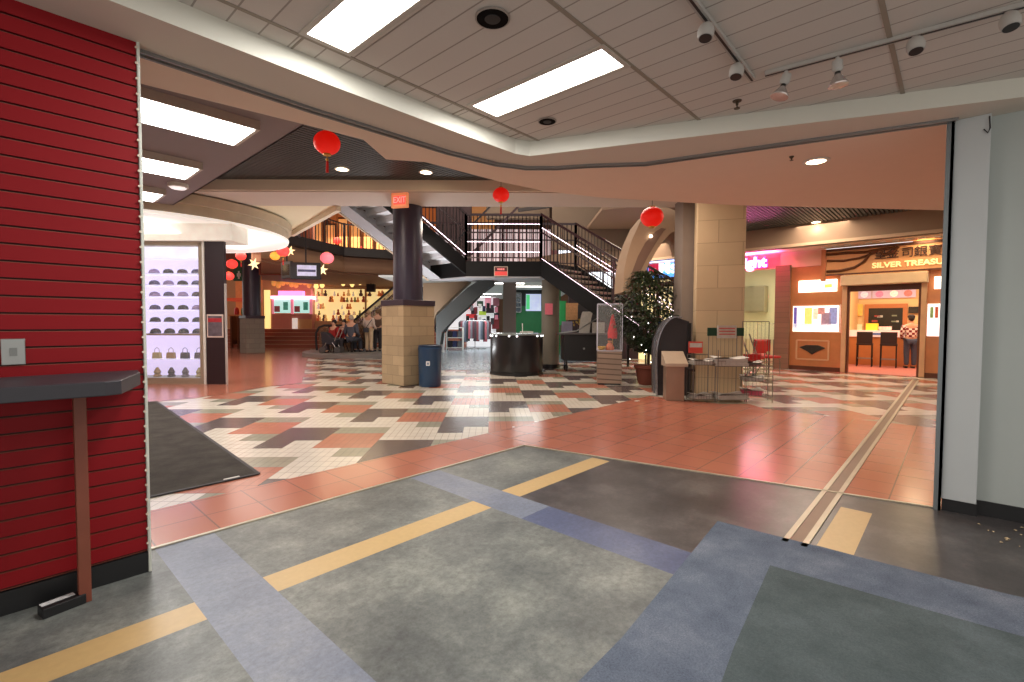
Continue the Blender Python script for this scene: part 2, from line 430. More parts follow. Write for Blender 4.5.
mb = MB(); mb.add([(-3,-4,ctop),(5,-4,ctop),(5,3.1,ctop),(-3,3.1,ctop)], [(0,1,2,3)]); struct(mb, 'ceiling', M_ct)
# T-bars
M_tb = mat('ceiling grid', (146,136,122), .6)
mb = MB()
for y in (2.6,1.45,.30,-.85,-2.0): mb.box(-2.6,4.6,y-.012,y+.012,ctop-.004,ctop)
for x in [-.6,.02,.63,1.19,1.78,2.34,2.93]: mb.box(x-.006,x+.006,2.6,2.76,ctop-.003,ctop)
struct(mb, 'trim_7', M_tb)
# door head track under the soffit
mb = MB()
for off, r in ((0,.012),(.05,.012)):
    pts = []
    for i, (x, y) in enumerate(tr):
        d = Vector(tr[min(i+1,len(tr)-1)]) - Vector(tr[max(i-1,0)]); d.normalize(); n = Vector((d.y,-d.x))
        pts.append((x+n.x*off, y+n.y*off, 2.692))
    for a, b in zip(pts[:-1], pts[1:]): mb.bar(a, b, .016, .02)
struct(mb, 'trim_8', mat('grey head track', (128,126,124), .4, .4))

# recessed fluorescent fixtures
def fluor(name, label, x0, x1, y0, y1, z):
    t = thing(name, label, 'ceiling light', ((x0+x1)/2,(y0+y1)/2,z))
    w, l = (x1-x0)/2, (y1-y0)/2
    MB().box(-w,w,-l,l,-.006,-.001).build('diffuser', M_flu, t)
    mb = MB()
    for a in ((-w-.03,-w,-l-.03,l+.03),(w,w+.03,-l-.03,l+.03),(-w,w,-l-.03,-l),(-w,w,l,l+.03)): mb.box(a[0],a[1],a[2],a[3],-.01,-.001)
    mb.build('frame', mat('fixture frame', (190,184,174), .5), t)
    ld = bpy.data.lights.new('tube_light', 'AREA'); ld.shape = 'RECTANGLE'; ld.size = 2*w*.95; ld.size_y = 2*l*.95; ld.energy = 26; ld.color = (1,.98,.95)
    lo = bpy.data.objects.new('tube_light', ld); COL.objects.link(lo); lo.parent = t; lo.location = (0,0,-.012)
    return t
fluor('ceiling_light', 'recessed fluorescent panel in the tiled ceiling, at the top edge near the left corner', 1.18,1.415,1.49,2.55,ctop)
fluor('ceiling_light', 'recessed fluorescent panel in the tiled ceiling between the two round black openings', 2.335,2.575,1.48,2.52,ctop)
fluor('ceiling_light', 'recessed fluorescent panel in the tiled ceiling above and behind the viewer', 1.18,1.415,-1.9,-.9,ctop)
# black recessed cans
def can(label, x, y, z, r=.075):
    t = thing('recessed_can', label, 'downlight', (x,y,z), group=None)
    MB().lathe([(r,-.002),(r+.008,-.004),(r+.008,-.008),(r,-.010)], n=28, caps=False).build('ring', mat('can ring', (150,142,134), .5), t, smooth=True)
    MB().cyl((0,0,-.0105),(0,0,-.004),r*.99,n=28).build('opening', mat('can black', (10,9,10), .8, spec=.1), t)
    MB().lathe([(r*.5,-.0095),(r*.48,-.013),(r*.1,-.014)], n=24).build('lens', mat('can lens', (18,18,20), .6), t, smooth=True)
can('round black recessed opening in the tiled ceiling between the two fluorescent panels', 1.745,1.74,ctop,.08)
can('round black recessed opening in the ceiling corner beyond the second fluorescent panel', 2.89,2.30,ctop,.062)
t = thing('fire_sprinkler', 'small dark fire sprinkler head on the tiled ceiling below the track lights', 'sprinkler', (3.5,1.14,ctop))
MB().lathe([(.03,0),(.028,-.006),(.01,-.01),(.008,-.03)], n=14).build('escutcheon', mat('brass dark', (78,66,52), .5, .4), t)
MB().cyl((0,0,-.05),(0,0,-.053),.02,n=10).cyl((0,0,-.03),(0,0,-.05),.004).build('deflector', MATS['brass dark'], t)
# track lighting
M_tw = mat('track white', (176,172,166), .45, var=.05)
def track(label, p0, p1):
    t = thing('lighting_track', label, 'track', p0)
    q = Vector(p1)-Vector(p0)
    MB().bar((0,0,-.012), q+Vector((0,0,-.012)), .035,.022).build('rail', M_tw, t)
    MB().bar((0,0,-.0235), q+Vector((0,0,-.0235)), .012,.004).build('slot', M_black, t)
track('short white lighting track on the ceiling carrying two round white spot heads', (1.7,.935,ctop), (3.23,.965,ctop))
track('long white lighting track on the ceiling above the right pier carrying four spot heads', (3.22,.89,ctop), (3.44,-1.0,ctop))
def spot_ball(label, x, y):
    t = thing('track_spotlight', label, 'spotlight', (x,y,ctop-.026), random.uniform(-.5,.5))
    MB().cyl((0,0,0),(0,0,-.03),.012).build('stem', M_tw, t)
    prof = [(.005,.045),(.02,.042),(.034,.028),(.04,.005),(.038,-.02),(.034,-.035)]
    M = Matrix.Translation((-.02,0,-.055)) @ Matrix.Rotation(math.radians(14),4,'Y')
    MB().lathe(prof, n=20, M=M).build('head', M_tw, t, smooth=True)
    MB().cyl((0,0,-.034),(0,0,-.037),.03,M=M).build('lamp_opening', mat('spot black', (30,28,28), .4), t)
    return t
def spot_par(label, x, y, tilt):
    t = thing('track_spotlight', label, 'spotlight', (x,y,ctop-.026), -YAW)
    MB().cyl((0,0,0),(0,0,-.02),.010).build('stem', M_tw, t)
    M = Matrix.Translation((0,0,-.035)) @ Matrix.Rotation(tilt,4,'Y')
    MB().lathe([(.01,.02),(.026,.014),(.028,-.03),(.02,-.045)], n=18, M=M).build('socket', M_tw, t, smooth=True)
    MB().lathe([(.014,-.045),(.016,-.06)], n=14, M=M).build('bulb_cap', mat('bulb cap', (60,58,56), .4, .5), t)
    MB().lathe([(.016,-.06),(.026,-.075),(.05,-.115),(.048,-.122),(.012,-.126)], n=24, M=M).build('reflector_bulb', mat('reflector glass', (186,176,170), .15, .5), t, smooth=True)
    return t
spot_ball('round white spot head on the short track, nearer the fluorescent panel', 2.46,.95)
spot_ball('round white spot head at the end of the short track', 2.95,.96)
spot_par('track spot with a bare tilted reflector bulb, first on the long track', 3.235,.78,math.radians(18))
spot_par('track spot with a bare reflector bulb pointing straight down, second on the long track', 3.26,.53,math.radians(-4))
t = spot_ball('white spot head turned upwards on the long track, third from the short track', 3.295,.2); 
t = spot_ball('white spot head at the far right of the long track, cut by the frame', 3.335,-.14)

# ================================================================== MALL CEILINGS
M_peach = mat('peach soffit', (228,206,186), .7, var=.03)
edge = [(-2.6,3.7),(.69,3.61),(1.55,3.48),(2.02,3.42),(2.39,3.68),(2.66,3.48),(3.52,3.40),(4.11,3.28),(4.7,2.98),(5.71,2.25),(6.16,1.89),(8.04,.14),(8.6,-3)]
trk = [(-2.6,3.18),(.69,3.18),(1.5,3.18),(1.9,3.16),(2.3,3.14),(2.6,3.12),(3.08,3.03),(3.34,2.9),(3.52,2.7),(3.66,2.45),(3.95,2.05),(4.56,.04),(4.75,-3)]
mb = MB()
for i in range(len(edge)-1):
    mb.add([(*edge[i],2.715),(*edge[i+1],2.715),(*trk[i+1],2.715),(*trk[i],2.715)], [(0,1,2,3)])
    mb.add([(*edge[i],2.715),(*edge[i+1],2.715),(*edge[i+1],4.0),(*edge[i],4.0)], [(0,1,2,3)])
struct(mb, 'ceiling', M_peach)
def downlight(label, x, y, z, r=.08, power=0, col=(1,.8,.6), bulb=None):
    t = thing('downlight', label, 'downlight', (x,y,z))
    MB().lathe([(r,-.001),(r+.03,-.003),(r+.03,-.008),(r,-.012)], n=26, caps=False).build('trim_ring', M_white, t, smooth=True)
    MB().cyl((0,0,-.008),(0,0,-.003),r,n=26).build('lamp', bulb or M_bulb, t)
    if power:
        ld = bpy.data.lights.new('lamp_light', 'SPOT'); ld.energy = power; ld.spot_size = math.radians(150); ld.spot_blend = .6; ld.color = col; ld.shadow_soft_size = .08
        lo = bpy.data.objects.new('lamp_light', ld); COL.objects.link(lo); lo.parent = t; lo.location = (0,0,-.05)
    return t
downlight('lit round downlight in the peach soffit outside the shop door', 4.89,.93,2.715,.075,60,(1,.75,.55))
t = thing('fire_sprinkler', 'dark sprinkler head beside the downlight in the peach soffit', 'sprinkler', (4.63,1.06,2.715))
MB().lathe([(.02,0),(.018,-.006),(.006,-.02),(.006,-.03),(.016,-.034)], n=12).build('escutcheon', MATS['brass dark'], t)

# gray soffit with boxed lights
M_gsof = mat('mauve grey soffit', (140,128,130), .8, var=.03)
mb = MB(); mb.add([(-5,3.3,3.5),(2.47,3.3,3.5),(2.47,12.2,3.5),(-5,12.2,3.5)], [(0,1,2,3)]); mb.box(2.45,2.47,3.3,12.2,3.5,4.0)
struct(mb, 'ceiling', M_gsof)
for i, (y0, y1) in enumerate(((5.68,6.39),(7.73,8.44),(9.72,10.43))):
    lab = ['boxed fluorescent ceiling light, largest and nearest of three beside the red wall', 'boxed fluorescent ceiling light, middle one of three on the grey soffit', 'boxed fluorescent ceiling light, smallest and farthest on the grey soffit'][i]
    t = thing('box_light', lab, 'ceiling light', (1.5,(y0+y1)/2,3.4))
    w, l = .6, (y1-y0)/2
    MB().box(-w,w,-l,l,0.002,.1).build('housing', mat('light housing', (188,178,168), .6), t)
    MB().box(-w+.02,w-.05,-l+.02,l-.02,-.006,.001).build('diffuser', M_flu, t)
    ld = bpy.data.lights.new('tube_light', 'AREA'); ld.shape = 'RECTANGLE'; ld.size = 1.0; ld.size_y = .6; ld.energy = 28; ld.color = (1,.97,.93)
    lo = bpy.data.objects.new('tube_light', ld); COL.objects.link(lo); lo.parent = t; lo.location = (0,0,-.02)
p = G(178,184,3.5)
t = thing('round_ceiling_light', 'small round white light on the grey soffit beside the boxed lights', 'ceiling light', p)
MB().lathe([(.14,0),(.14,-.05),(.12,-.06)], n=24).build('rim', M_white, t, smooth=True)
MB().lathe([(.12,-.055),(.10,-.075),(.03,-.085)], n=24).build('lens', mat('opal lens', (235,230,230), .4, emit=.8), t, smooth=True)

# slatted dark ceiling
M_sl = mat('dark slat', (70,72,70), .5); M_slb = mat('slat void', (34,32,30), .8)
mb = MB(); mb.m = 1
xA = lambda y: (9.9-.676*y)/.737                 # the court beam
xB = lambda y: (4.6+.737*y)/.676                 # the court's right edge
mb.add([(2.47,-4,4.06),(18,-4,4.06),(18,xB(0)*0+5.5,4.06),(xB(5.5),5.5,4.06),(xB(3.1),3.1,4.06),(xA(10.6),10.6,4.06),(2.47,10.9,4.06)], [tuple(range(7))]); mb.m = 0
yy = -3.5
while yy < 11:
    a_ = xA(yy); b_ = xB(yy)
    if a_ >= b_: mb.box(2.47,18,yy,yy+.055,4.0,4.03)
    else:
        if a_ > 2.5: mb.box(2.47,a_,yy,yy+.055,4.0,4.03)
        if b_ < 18: mb.box(b_,18,yy,yy+.055,4.0,4.03)
    yy += .085
struct(mb, 'ceiling', [M_sl, M_slb])

# beam across the court
M_beam = mat('beam paint', (230,218,196), .7, var=.02); 
t = MB(M=Matrix.Rotation(-YAW,4,'Z')); t.box(-7.4,4.6,9.25,9.9,3.80,4.0)
struct(t, 'trim_9', M_beam)
M_cream = mat('cream ceiling', (236,224,192), .7, var=.03)
Mc = Matrix.Rotation(-YAW,4,'Z')
t = MB(M=Mc); t.box(-7.4,4.6,9.3,10.4,3.78,3.80); struct(t, 'ceiling', mat('beam underside', (204,190,178), .7, var=.03))
l1 = LZ(338,206,10.4); 
t = MB(M=Mc); t.prism([(-3.75,10.4),(-6.05,13.3),(-9.5,17),(-14,17),(-14,9.4),(-7.4,9.4)], 3.79,3.86); struct(t, 'ceiling', M_cream)
t = MB(M=Mc); t.bar((-3.70,10.4,3.74),(-6.1,13.5,3.74),.1,.12); struct(t, 'trim_10', M_beam)
# canopy drum
M_can = mat('canopy white', (240,236,228), .6, emit=.45, var=.02); M_canr = mat('canopy rim', (196,180,156), .6)  # slight emission stands in for light falling on the canopy underside
c0 = SF(-8.3,11.3,0)
mb = MB(); mb.m = 1; mb.lathe([(2.82,3.36),(2.82,3.56),(2.9,3.56),(2.9,3.75)], c=c0, n=72)
mb.m = 0; mb.lathe([(2.78,3.34),(2.82,3.30),(2.84,3.36),(2.70,3.36)], c=c0, n=72)
mb.cyl(c0+Vector((0,0,3.32)), c0+Vector((0,0,3.35)), 2.78, n=72)
struct(mb, 'ceiling', [M_can, M_canr], smooth=True)

# ================================================================== PILLARS
M_stone = lines_mat('split face stone', (178,156,124), (124,110,90), [(Vector((0,0,1/.205)), 0), (Vector((1/.41,1/.41,0)), .0)], (.035,.018), rough=.85, var=.2, vs=5, bump=.5, rowoff=.5)
M_purp = mat('plum paint', (52,44,62), .35, var=.04)
M_purpc = mat('plum cap', (58,44,58), .4)
def pillar(label, corner, s, hb, ztop, r, stone):
    t = thing('round_pillar', label, 'pillar', (corner[0]+s/2, corner[1]+s/2, 0))
    h = s/2
    MB().box(-h,h,-h,h,0,hb-.12).build('stone_base', stone, t, bevel=.01)
    MB().box(-h-.015,h+.015,-h-.015,h+.015,hb-.12,hb).build('cap', M_purpc, t, bevel=.01)
    MB().cyl((0,0,hb),(0,0,ztop),r,n=40).build('shaft', M_purp, t, smooth=True)
pillar('tall plum column on a stone block base beside the blue bin', (5.79,8.32), .8, 1.78, 3.79, .31, M_stone)
c = SF(*(LZ(252,352,21.3)[0],21.3)); 
M_stoneg = lines_mat('grey stone', (132,124,112), (96,90,82), [(Vector((0,0,1/.205)), 0), (Vector((1/.41,1/.41,0)), .0)], (.035,.018), rough=.85, var=.15, vs=5, bump=.5, rowoff=.5)
pillar('distant plum column on a grey block base near the hanging televisions', (7.33,21.66), .74, 1.58, 5.0, .35, M_stoneg)

# blue bin
b = G(430,386); M_bin = mat('blue bin plastic', (24,62,98), .4, var=.1, coat=.2)
t = thing('waste_bin', 'round dark blue waste bin beside the stone column base', 'bin', b, RZ)
MB().lathe([(.21,0),(.225,.02),(.238,.74),(.245,.75),(.245,.80),(.225,.81)], n=36).build('drum', M_bin, t, smooth=True)
MB().lathe([(.235,.81),(.235,.84),(.2,.85),(.195,.80)], n=36).build('rim', mat('bin rim', (18,44,72), .4), t, smooth=True)
MB().box(-.038,.038,-.242,-.232,.44,.53).build('sticker', mat('white sticker', (225,225,225), .5, var=.2, vs=50), t)
MB().box(-.019,.019,-.244,-.241,.46,.505).build('emblem', mat('sticker mark', (110,130,150), .5), t)

# exit sign
p = W(400,200,9.6); t = thing('exit_sign', 'lit red EXIT sign hanging from the beam beside the plum column', 'exit sign', SF(LZ(400,200,9.35)[0],9.35,3.80), RZ-.25)
MB().box(-.17,.17,-.03,.03,-.30,-.02).build('case', mat('exit case', (232,170,128), .5, emit=.35, ecol=(255,140,90)), t, bevel=.005)
MB().box(-.03,.03,-.02,.02,-.03,0).build('bracket', M_white, t)
MB().box(-.12,.13,-.036,-.03,-.24,-.08).build('panel', mat('exit red glow', (250,90,80), .5, emit=1.2, ecol=(255,70,60)), t)
text_mesh('EXIT', .16, .004, 'lettering', mat('exit letters', (255,170,160), .5, emit=1.0, ecol=(255,140,130)), t, (.005,-.04,-.16), xs=.8)

# lanterns
def lantern(label, px, py, dep, r, zc, tassel=True, mat_=None, group='red paper lanterns hung through the mall'):
    l, z = LZ(px, py, dep); loc = SF(l, dep, z)
    t = thing('paper_lantern', label, 'lantern', loc, RZ, group)
    n = 16; vs_prof = []
    for k in range(0, 13):
        ph = PI*(k/12*.84+.08); vs_prof.append((r*math.sin(ph)*1.02, r*.9*math.cos(ph)))
    mb = MB(); mb.lathe(vs_prof, n=24)
    mb.build('shade', mat_ or M_red, t, smooth=True)
    mb = MB()
    mb.lathe([(r*.3,r*.84),(r*.3,r*.96)], n=14).build('end_ring', M_gold, t); MB().lathe([(r*.3,-r*.84),(r*.3,-r*.96)], n=14).build('end_ring', M_gold, t)
    MB().cyl((0,0,r*.96),(0,0,zc-z),.004,n=6).build('cord', M_blackm, t)
    if tassel:
        MB().cyl((0,0,-r*.96),(0,0,-r*1.35),.006,n=6).ball((0,0,-r*1.3),r*.12).build('bead', M_gold, t)
        MB().lathe([(r*.05,-r*1.35),(r*.1,-r*1.5),(r*.12,-r*2.3)], n=10).build('tassel', mat('tassel red', (170,20,12), .7, emit=.2), t)
    return t
lantern('round red paper lantern with a tassel under the dark slatted ceiling', 327,143,6.4,.165,4.0)
lantern('round red paper lantern hanging in front of the cream beam', 501,195,8.7,.145,4.0)
lantern('large plain red paper lantern hanging beside the concrete arch', 652,217,7.3,.165,4.0,False)
M_red2 = mat('far lantern', (232,60,60), .5, emit=1.0, ecol=(255,70,60)); M_pk = mat('pink lantern', (235,120,130), .5, emit=1.0, ecol=(255,110,120))
lantern('small glowing red lantern in front of the rim of the white canopy', 261,236,14,.15,3.79,False,M_pk)
lantern('small red lantern with a pink tassel in front of the distant plum column', 241,256,15.5,.15,5.5,True,M_red2)
lantern('glowing red lantern above the hanging televisions', 283,251,13.6,.17,5.5,True,M_red2)
lantern('glowing pink red lantern to the right of the hanging televisions', 327,258,16,.21,5.5,False,M_pk)
lantern('small red lantern hanging next to the dark display pillar', 229,276,17,.16,5.5,False,M_red2)
lantern('small red lantern at left of the distant column above the green banner', 232,264,19,.2,5.5,False,M_red2)
lantern('orange yellow lantern touching the red one above the televisions', 275,256,13.9,.13,5.5,False,mat('orange lantern', (240,150,60), .5, emit=1.0, ecol=(255,150,50)))
def star(label, px, py, dep, r):
    l, z = LZ(px, py, dep)
    t = thing('star_ornament', label, 'ornament', SF(l, dep, z), RZ, 'glowing star ornaments')
    poly = []
    for k in range(12):
        a = PI*k/6 + .2; q = r if k % 2 == 0 else r*.4; poly.append((q*math.cos(a), q*math.sin(a)))
    mb = MB(); n = 12
    mb.add([(x,0,z_) for x, z_ in poly]+[(0,-.05,0),(0,.05,0)], [(i,(i+1)%n,n) for i in range(n)]+[((i+1)%n,i,n+1) for i in range(n)])
    mb.build('star', mat('star glow', (250,225,190), .5, emit=1.2, ecol=(255,215,150)), t)
    MB().cyl((0,0,r*.8),(0,0,5.5-z),.004,n=5).build('cord', M_blackm, t)
star('pale gold star ornament beside the distant plum column', 254,264,15,.2)
star('small gold star ornament above the television screen', 290,251,14,.16)
star('pink white star ornament below the pink lantern', 322,270,15.3,.2)

# ================================================================== CAP SHOWCASE
dC = 10.08; xL, xR = LZ(128,380,dC)[0], LZ(200.5,380,dC)[0]
t = thing('showcase', 'tall glowing white glass showcase filled with rows of caps beside the dark poster pillar', 'display cabinet', SF(xR,dC,0), RZ)
w = xR-xL+.9
MB().box(-w,0,.55,.6,.1,2.9).build('back_panel', mat('lit back panel', (226,216,244), .6, emit=.6, ecol=(226,214,255), var=.02), t)
mb = MB(); mb.box(-w,.08,0,.6,0,.13); mb.box(.0,.08,0,.6,.13,2.95); mb.box(-w,.08,0,.6,2.88,2.97)
mb.box(-w,0,0,.03,1.02,1.06)
mb.build('frame', mat('showcase frame', (168,156,138), .4, .4), t)
MB().box(.08,.125,-.01,.1,0,2.97).build('white_post', M_white, t)
shz = [.52,1.06,1.3,1.56,1.84,2.08,2.32]
for z in [.13]+shz: MB().box(-w,0,.05,.55,z-.012,z).build('glass_shelf', mat('shelf glass', (225,225,240), .1, alpha=.5, emit=.3), t)
MB().box(-w,0,.012,.018,.13,2.88).build('glass_pane', M_glass, t)
# lit header strip
MB().box(-w,-.02,.03,.3,2.62,2.86).build('header_light', mat('case header', (205,205,225), .5, emit=.9, var=.3, vs=3), t)
# caps
def make_cap(col, nm, loc):
    c = thing('cap', nm, 'cap', loc, RZ, 'caps displayed in the glowing showcase')
    mc = mat('cap '+str(col), col, .8)
    MB().lathe([(.1,0),(.1,.03),(.085,.07),(.055,.095),(.01,.105)], n=16).build('crown', mc, c, smooth=True)
    n = 12; vs = []
    for k in range(n+1):
        a = PI + PI*k/n; vs.append((.1*math.cos(a)*.98, .1*math.sin(a)*.6, .012)); 
    for k in range(n+1):
        a = PI + PI*k/n; vs.append((.1*math.cos(a)*1.0, .17*math.sin(a), .0))
    MB().add(vs, [(k,k+1,n+2+k,n+1+k) for k in range(n)]).build('brim', mc, c)
    return c
caps = [make_cap((34,32,40), 'x', (0,0,-5)), make_cap((80,76,110), 'x', (0,0,-5)), make_cap((150,130,170), 'x', (0,0,-5)), make_cap((60,40,48), 'x', (0,0,-5))]
rown = ['second','third','fourth','fifth','sixth','top']
used = set()
cname = ['black','slate blue','pale lilac','dark maroon']
for si, z in enumerate(shz[1:]):
    for k in range(4):
        ci = (0 if si < 2 else random.choice([0,1,1,2,3]))
        loc = SF(xR, dC, 0) + SF(-.2-.3*k, .25, z)
        lab = '%s cap on the %s cap shelf of the glowing showcase, %s from the right' % (cname[ci], ['lowest','second','third','fourth','fifth','highest'][si], ['first','second','third','fourth'][k])
        if ci not in used:
            used.add(ci); c = caps[ci]; c.location = loc; c['label'] = lab
        else: dup(caps[ci], loc, None, lab)
for ci in range(4):
    if ci not in used:
        for ch in list(caps[ci].children): bpy.data.objects.remove(ch)
        bpy.data.objects.remove(caps[ci])
# lower section: bags and shoes
for row, z in enumerate((.13,.52)):
    for k in range(4):
        loc = SF(xR, dC, 0) + SF(-.18-.3*k, .25, z)
        cc = [(176,158,110),(90,80,90),(60,54,60),(150,120,80)][(k+row) % 4]
        cn = ['tan','grey','charcoal','brown'][(k+row) % 4]
        if row:
            t = thing('handbag', '%s handbag on the lower shelf of the showcase, %s from the right' % (cn, ['first','second','third','fourth'][k]), 'bag', loc, RZ, 'handbags low in the showcase')
            MB().prismy([(-.09,0),(.09,0),(.075,.13),(-.075,.13)], -.04,.04).build('body', mat('bag'+cn, cc, .6), t, bevel=.01)
            MB().tube([(-.05,0,.13),(-.045,0,.2),(0,0,.235),(.045,0,.2),(.05,0,.13)], .006, 6).build('handle', mat('bag'+cn, cc, .6), t)
        else:
            t = thing('figurine', 'small %s ornament at the bottom of the showcase, %s from the right' % (cn, ['first','second','third','fourth'][k]), 'ornament', loc, RZ, 'small ornaments at the bottom of the showcase')
            MB().lathe([(.07,0),(.08,.02),(.05,.06),(.07,.1),(.04,.16),(.02,.2)], n=12).build('figure', mat('orn'+cn, cc, .4), t, smooth=True)
# header box above
z0 = 2.97; l0, l1 = LZ(120,240,dC)[0]-.6, LZ(235,240,dC)[0]
t = MB(M=Mc); t.box(l0,l1,dC-.1,dC+.5,z0,3.32); struct(t, 'wall_showcase', mat('header white', (232,226,214), .6, emit=.25))
# dark poster pillar
x0 = LZ(206,380,dC)[0]; x1 = LZ(225,380,dC)[0]
t = thing('poster_pillar', 'dark brown flat pillar with a framed poster beside the cap showcase', 'pillar', SF(x0+.02,dC,0), RZ)
w = x1-x0
MB().box(.0,w,0,.08,0,2.97).build('pillar_board', mat('dark plum board', (42,28,34), .45), t)
MB().box(w,w+.03,-.01,.03,0,2.1).build('edge_post', mat('edge post', (190,184,180), .4, .3), t)
f = MB().box(.03,w-.03,-.015,0,.98,1.46).build('frame', mat('poster frame', (206,186,176), .5), t)
MB().box(.055,w-.055,-.02,-.014,1.01,1.43).build('print', mat('poster print', (96,84,92), .6, var=.8, vs=9), f)
MB().box(.055,w-.055,-.022,-.019,1.3,1.38).build('red_band', mat('poster red', (168,42,50), .6, var=.4, vs=20), f)

# ---- entry mat
mb = MB(); mb.prism([(-.7,4.36),(1.55,4.38),(1.86,9.6),(-.7,9.6)], 0,.008)
t = thing('entrance_mat', 'large dark grey ribbed entrance mat on the tiles beyond the red wall', 'mat')
mb.build('mat_pile', worn_mat('mat grey', (64,60,58),(72,68,64),(80,76,72), .95, 4, 200, spec=.05, fine=.3, bump=.5), t)
mb = MB(); mb.bar((-.7,4.36,.004),(1.56,4.37,.004),.03,.01); mb.bar((1.56,4.37,.004),(1.87,9.6,.004),.03,.01); mb.build('border', mat('mat border', (46,42,44), .7), t)
MB().box(1.30,1.42,4.385,4.41,.008,.010).build('tag', M_white, t)

# ================================================================== STAIR AND LANDING
D0 = 13.5
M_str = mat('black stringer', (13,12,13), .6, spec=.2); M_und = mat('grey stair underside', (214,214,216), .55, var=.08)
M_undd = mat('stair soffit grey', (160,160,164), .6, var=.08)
M_trd = mat('tread', (150,132,118), .6, var=.15); M_pick = mat('picket', (30,20,22), .4, .3)
M_rail = mat('oxblood rail', (52,20,24), .35)
zL0, zL1 = 2.60, 3.02
lA, lB = LZ(466,277,D0)[0], LZ(541,262,D0)[0]
A_ = SF(lA, D0); B_ = SF(lB, D0); wF = 1.65
stair = thing('staircase', 'black steel staircase with a landing and LED lit railings rising through the court', 'staircase', (A_+B_)/2)
o = (A_+B_)/2
def loc_(p): return Vector(p) - o
A2 = A_+Vector((0,wF,0)); B2 = B_+Vector((wF,0,0))
poly = [loc_(q) for q in (A_, B_, B2, (B2+A2)/2+Vector((.3,.3,0)), A2)]
MB().prism([(p.x,p.y) for p in poly], zL0, zL1).build('landing', M_str, stair)
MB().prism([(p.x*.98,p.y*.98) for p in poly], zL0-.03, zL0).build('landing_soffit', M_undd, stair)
# up flight: along -X, rising; near stringer at Y=A.y
RI = .165; TR = .305; n_up = 14
def stringer(p0, d, L, zs, slope, name, hgt=.36, thick=.06, wdir=None):
    mb = MB(); p0 = loc_(p0); d = Vector(d); wd_ = Vector(wdir)*thick
    q = [(0,zs-hgt),(0,zs+.06),(L,zs+.06+slope*L),(L,zs-hgt+slope*L)]
    vs = [p0 + d*a + Vector((0,0,b)) for a, b in q] + [p0 + d*a + Vector((0,0,b)) + wd_ for a, b in q]
    mb.add(vs, [(0,1,2,3),(7,6,5,4),(0,4,5,1),(1,5,6,2),(2,6,7,3),(3,7,4,0)])
    return mb.build(name, M_str if name != 'inner_stringer' else M_und, stair)
sl = RI/TR
Lu = n_up*TR
stringer(A_, (-1,0,0), Lu, zL1, sl, 'stringer', wdir=(0,1,0))
stringer(A2, (-1,0,0), Lu, zL1, sl, 'inner_stringer', wdir=(0,-1,0), hgt=.42)
for k in range(n_up):
    p = loc_(A_); x0 = p.x-(k+1)*TR; z = zL1+RI*(k+1)
    mb = MB(); mb.box(x0,x0+TR+.03,p.y+.06,p.y+wF-.06,z-.05,z); mb.box(x0+TR-.02,x0+TR,p.y+.06,p.y+wF-.06,z-RI,z)
    mb.build('step', M_und, stair)
# slanted soffit strip beneath the up flight
p = loc_(A2); mb = MB()
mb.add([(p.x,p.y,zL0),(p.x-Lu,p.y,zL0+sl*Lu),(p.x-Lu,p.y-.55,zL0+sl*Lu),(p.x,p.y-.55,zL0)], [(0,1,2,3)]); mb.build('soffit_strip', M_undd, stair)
mb = MB(); mb.bar((p.x,p.y+.03,zL0-.0),(p.x-Lu,p.y+.03,zL0+sl*Lu),.06,.06); mb.build('soffit_edge', mat('beige edge', (196,176,150), .6), stair)
# down flight: along -Y from B
n_dn = int(round(zL1/RI)); sd = zL1/(n_dn*.275); Ld = n_dn*.275
stringer(B_, (0,-1,0), Ld, zL1, -sd, 'stringer', wdir=(1,0,0), hgt=.42)
stringer(B2, (0,-1,0), Ld, zL1, -sd, 'stringer', wdir=(-1,0,0), hgt=.42)
for k in range(n_dn-1):
    p = loc_(B_); y0 = p.y-(k+1)*.275; z = zL1-(zL1/n_dn)*(k+1)
    mb = MB(); mb.box(p.x+.06,p.x+wF-.06,y0,y0+.30,z-.05,z); mb.build('step', M_trd, stair)
# railings
def railing(p0, p1, z0, z1, led=(.16,.62), n=None, mid=True, inner=False):
    p0 = loc_(p0); p1 = loc_(p1); p0.z = z0; p1.z = z1; L = (p1-p0).length; HR = 1.28
    n = n or int(L/.13)
    MB().bar(p0+Vector((0,0,HR)), p1+Vector((0,0,HR)), .06,.06).build('handrail', M_rail, stair)
    if mid: MB().bar(p0+Vector((0,0,HR*.62)), p1+Vector((0,0,HR*.62)), .035,.035).build('mid_rail', M_rail, stair)
    MB().bar(p0+Vector((0,0,.1)), p1+Vector((0,0,.1)), .03,.03).build('bottom_rail', M_rail, stair)
    mb = MB()
    for k in range(1, n):
        q = p0.lerp(p1, k/n)
        mb.bar(q+Vector((0,0,.08)), q+Vector((0,0,HR*.98)), .016,.016)
    tag(mb.build('pickets', M_pick, stair), kind='stuff')
    for k in (0, 1):
        q = p0.lerp(p1, k); MB().bar(q, q+Vector((0,0,HR+.02)), .06,.06).build('newel', M_rail, stair)
    if L > 2.6:
        q = p0.lerp(p1, .5); MB().bar(q, q+Vector((0,0,HR+.02)), .05,.05).build('newel', M_rail, stair)
    for h in led:
        off = Vector((0,0,0))
        MB().bar(p0+Vector((0,0,HR*h)), p1+Vector((0,0,HR*h)), .011,.011).build('led_strip', M_led, stair)
railing(A_, B_, zL1, zL1, led=(.8,.42,.2), n=20)
railing(B_, B_+Vector((0,-Ld*.93,0)), zL1+.02, zL1-sd*Ld*.93, led=(.72,.06))
railing(B2, B2+Vector((0,-Ld*.93,0)), zL1+.02, zL1-sd*Ld*.93, led=(.5,))
railing(A_, A_+Vector((-Lu,0,0)), zL1+.02, zL1+sl*Lu, led=(.12,))
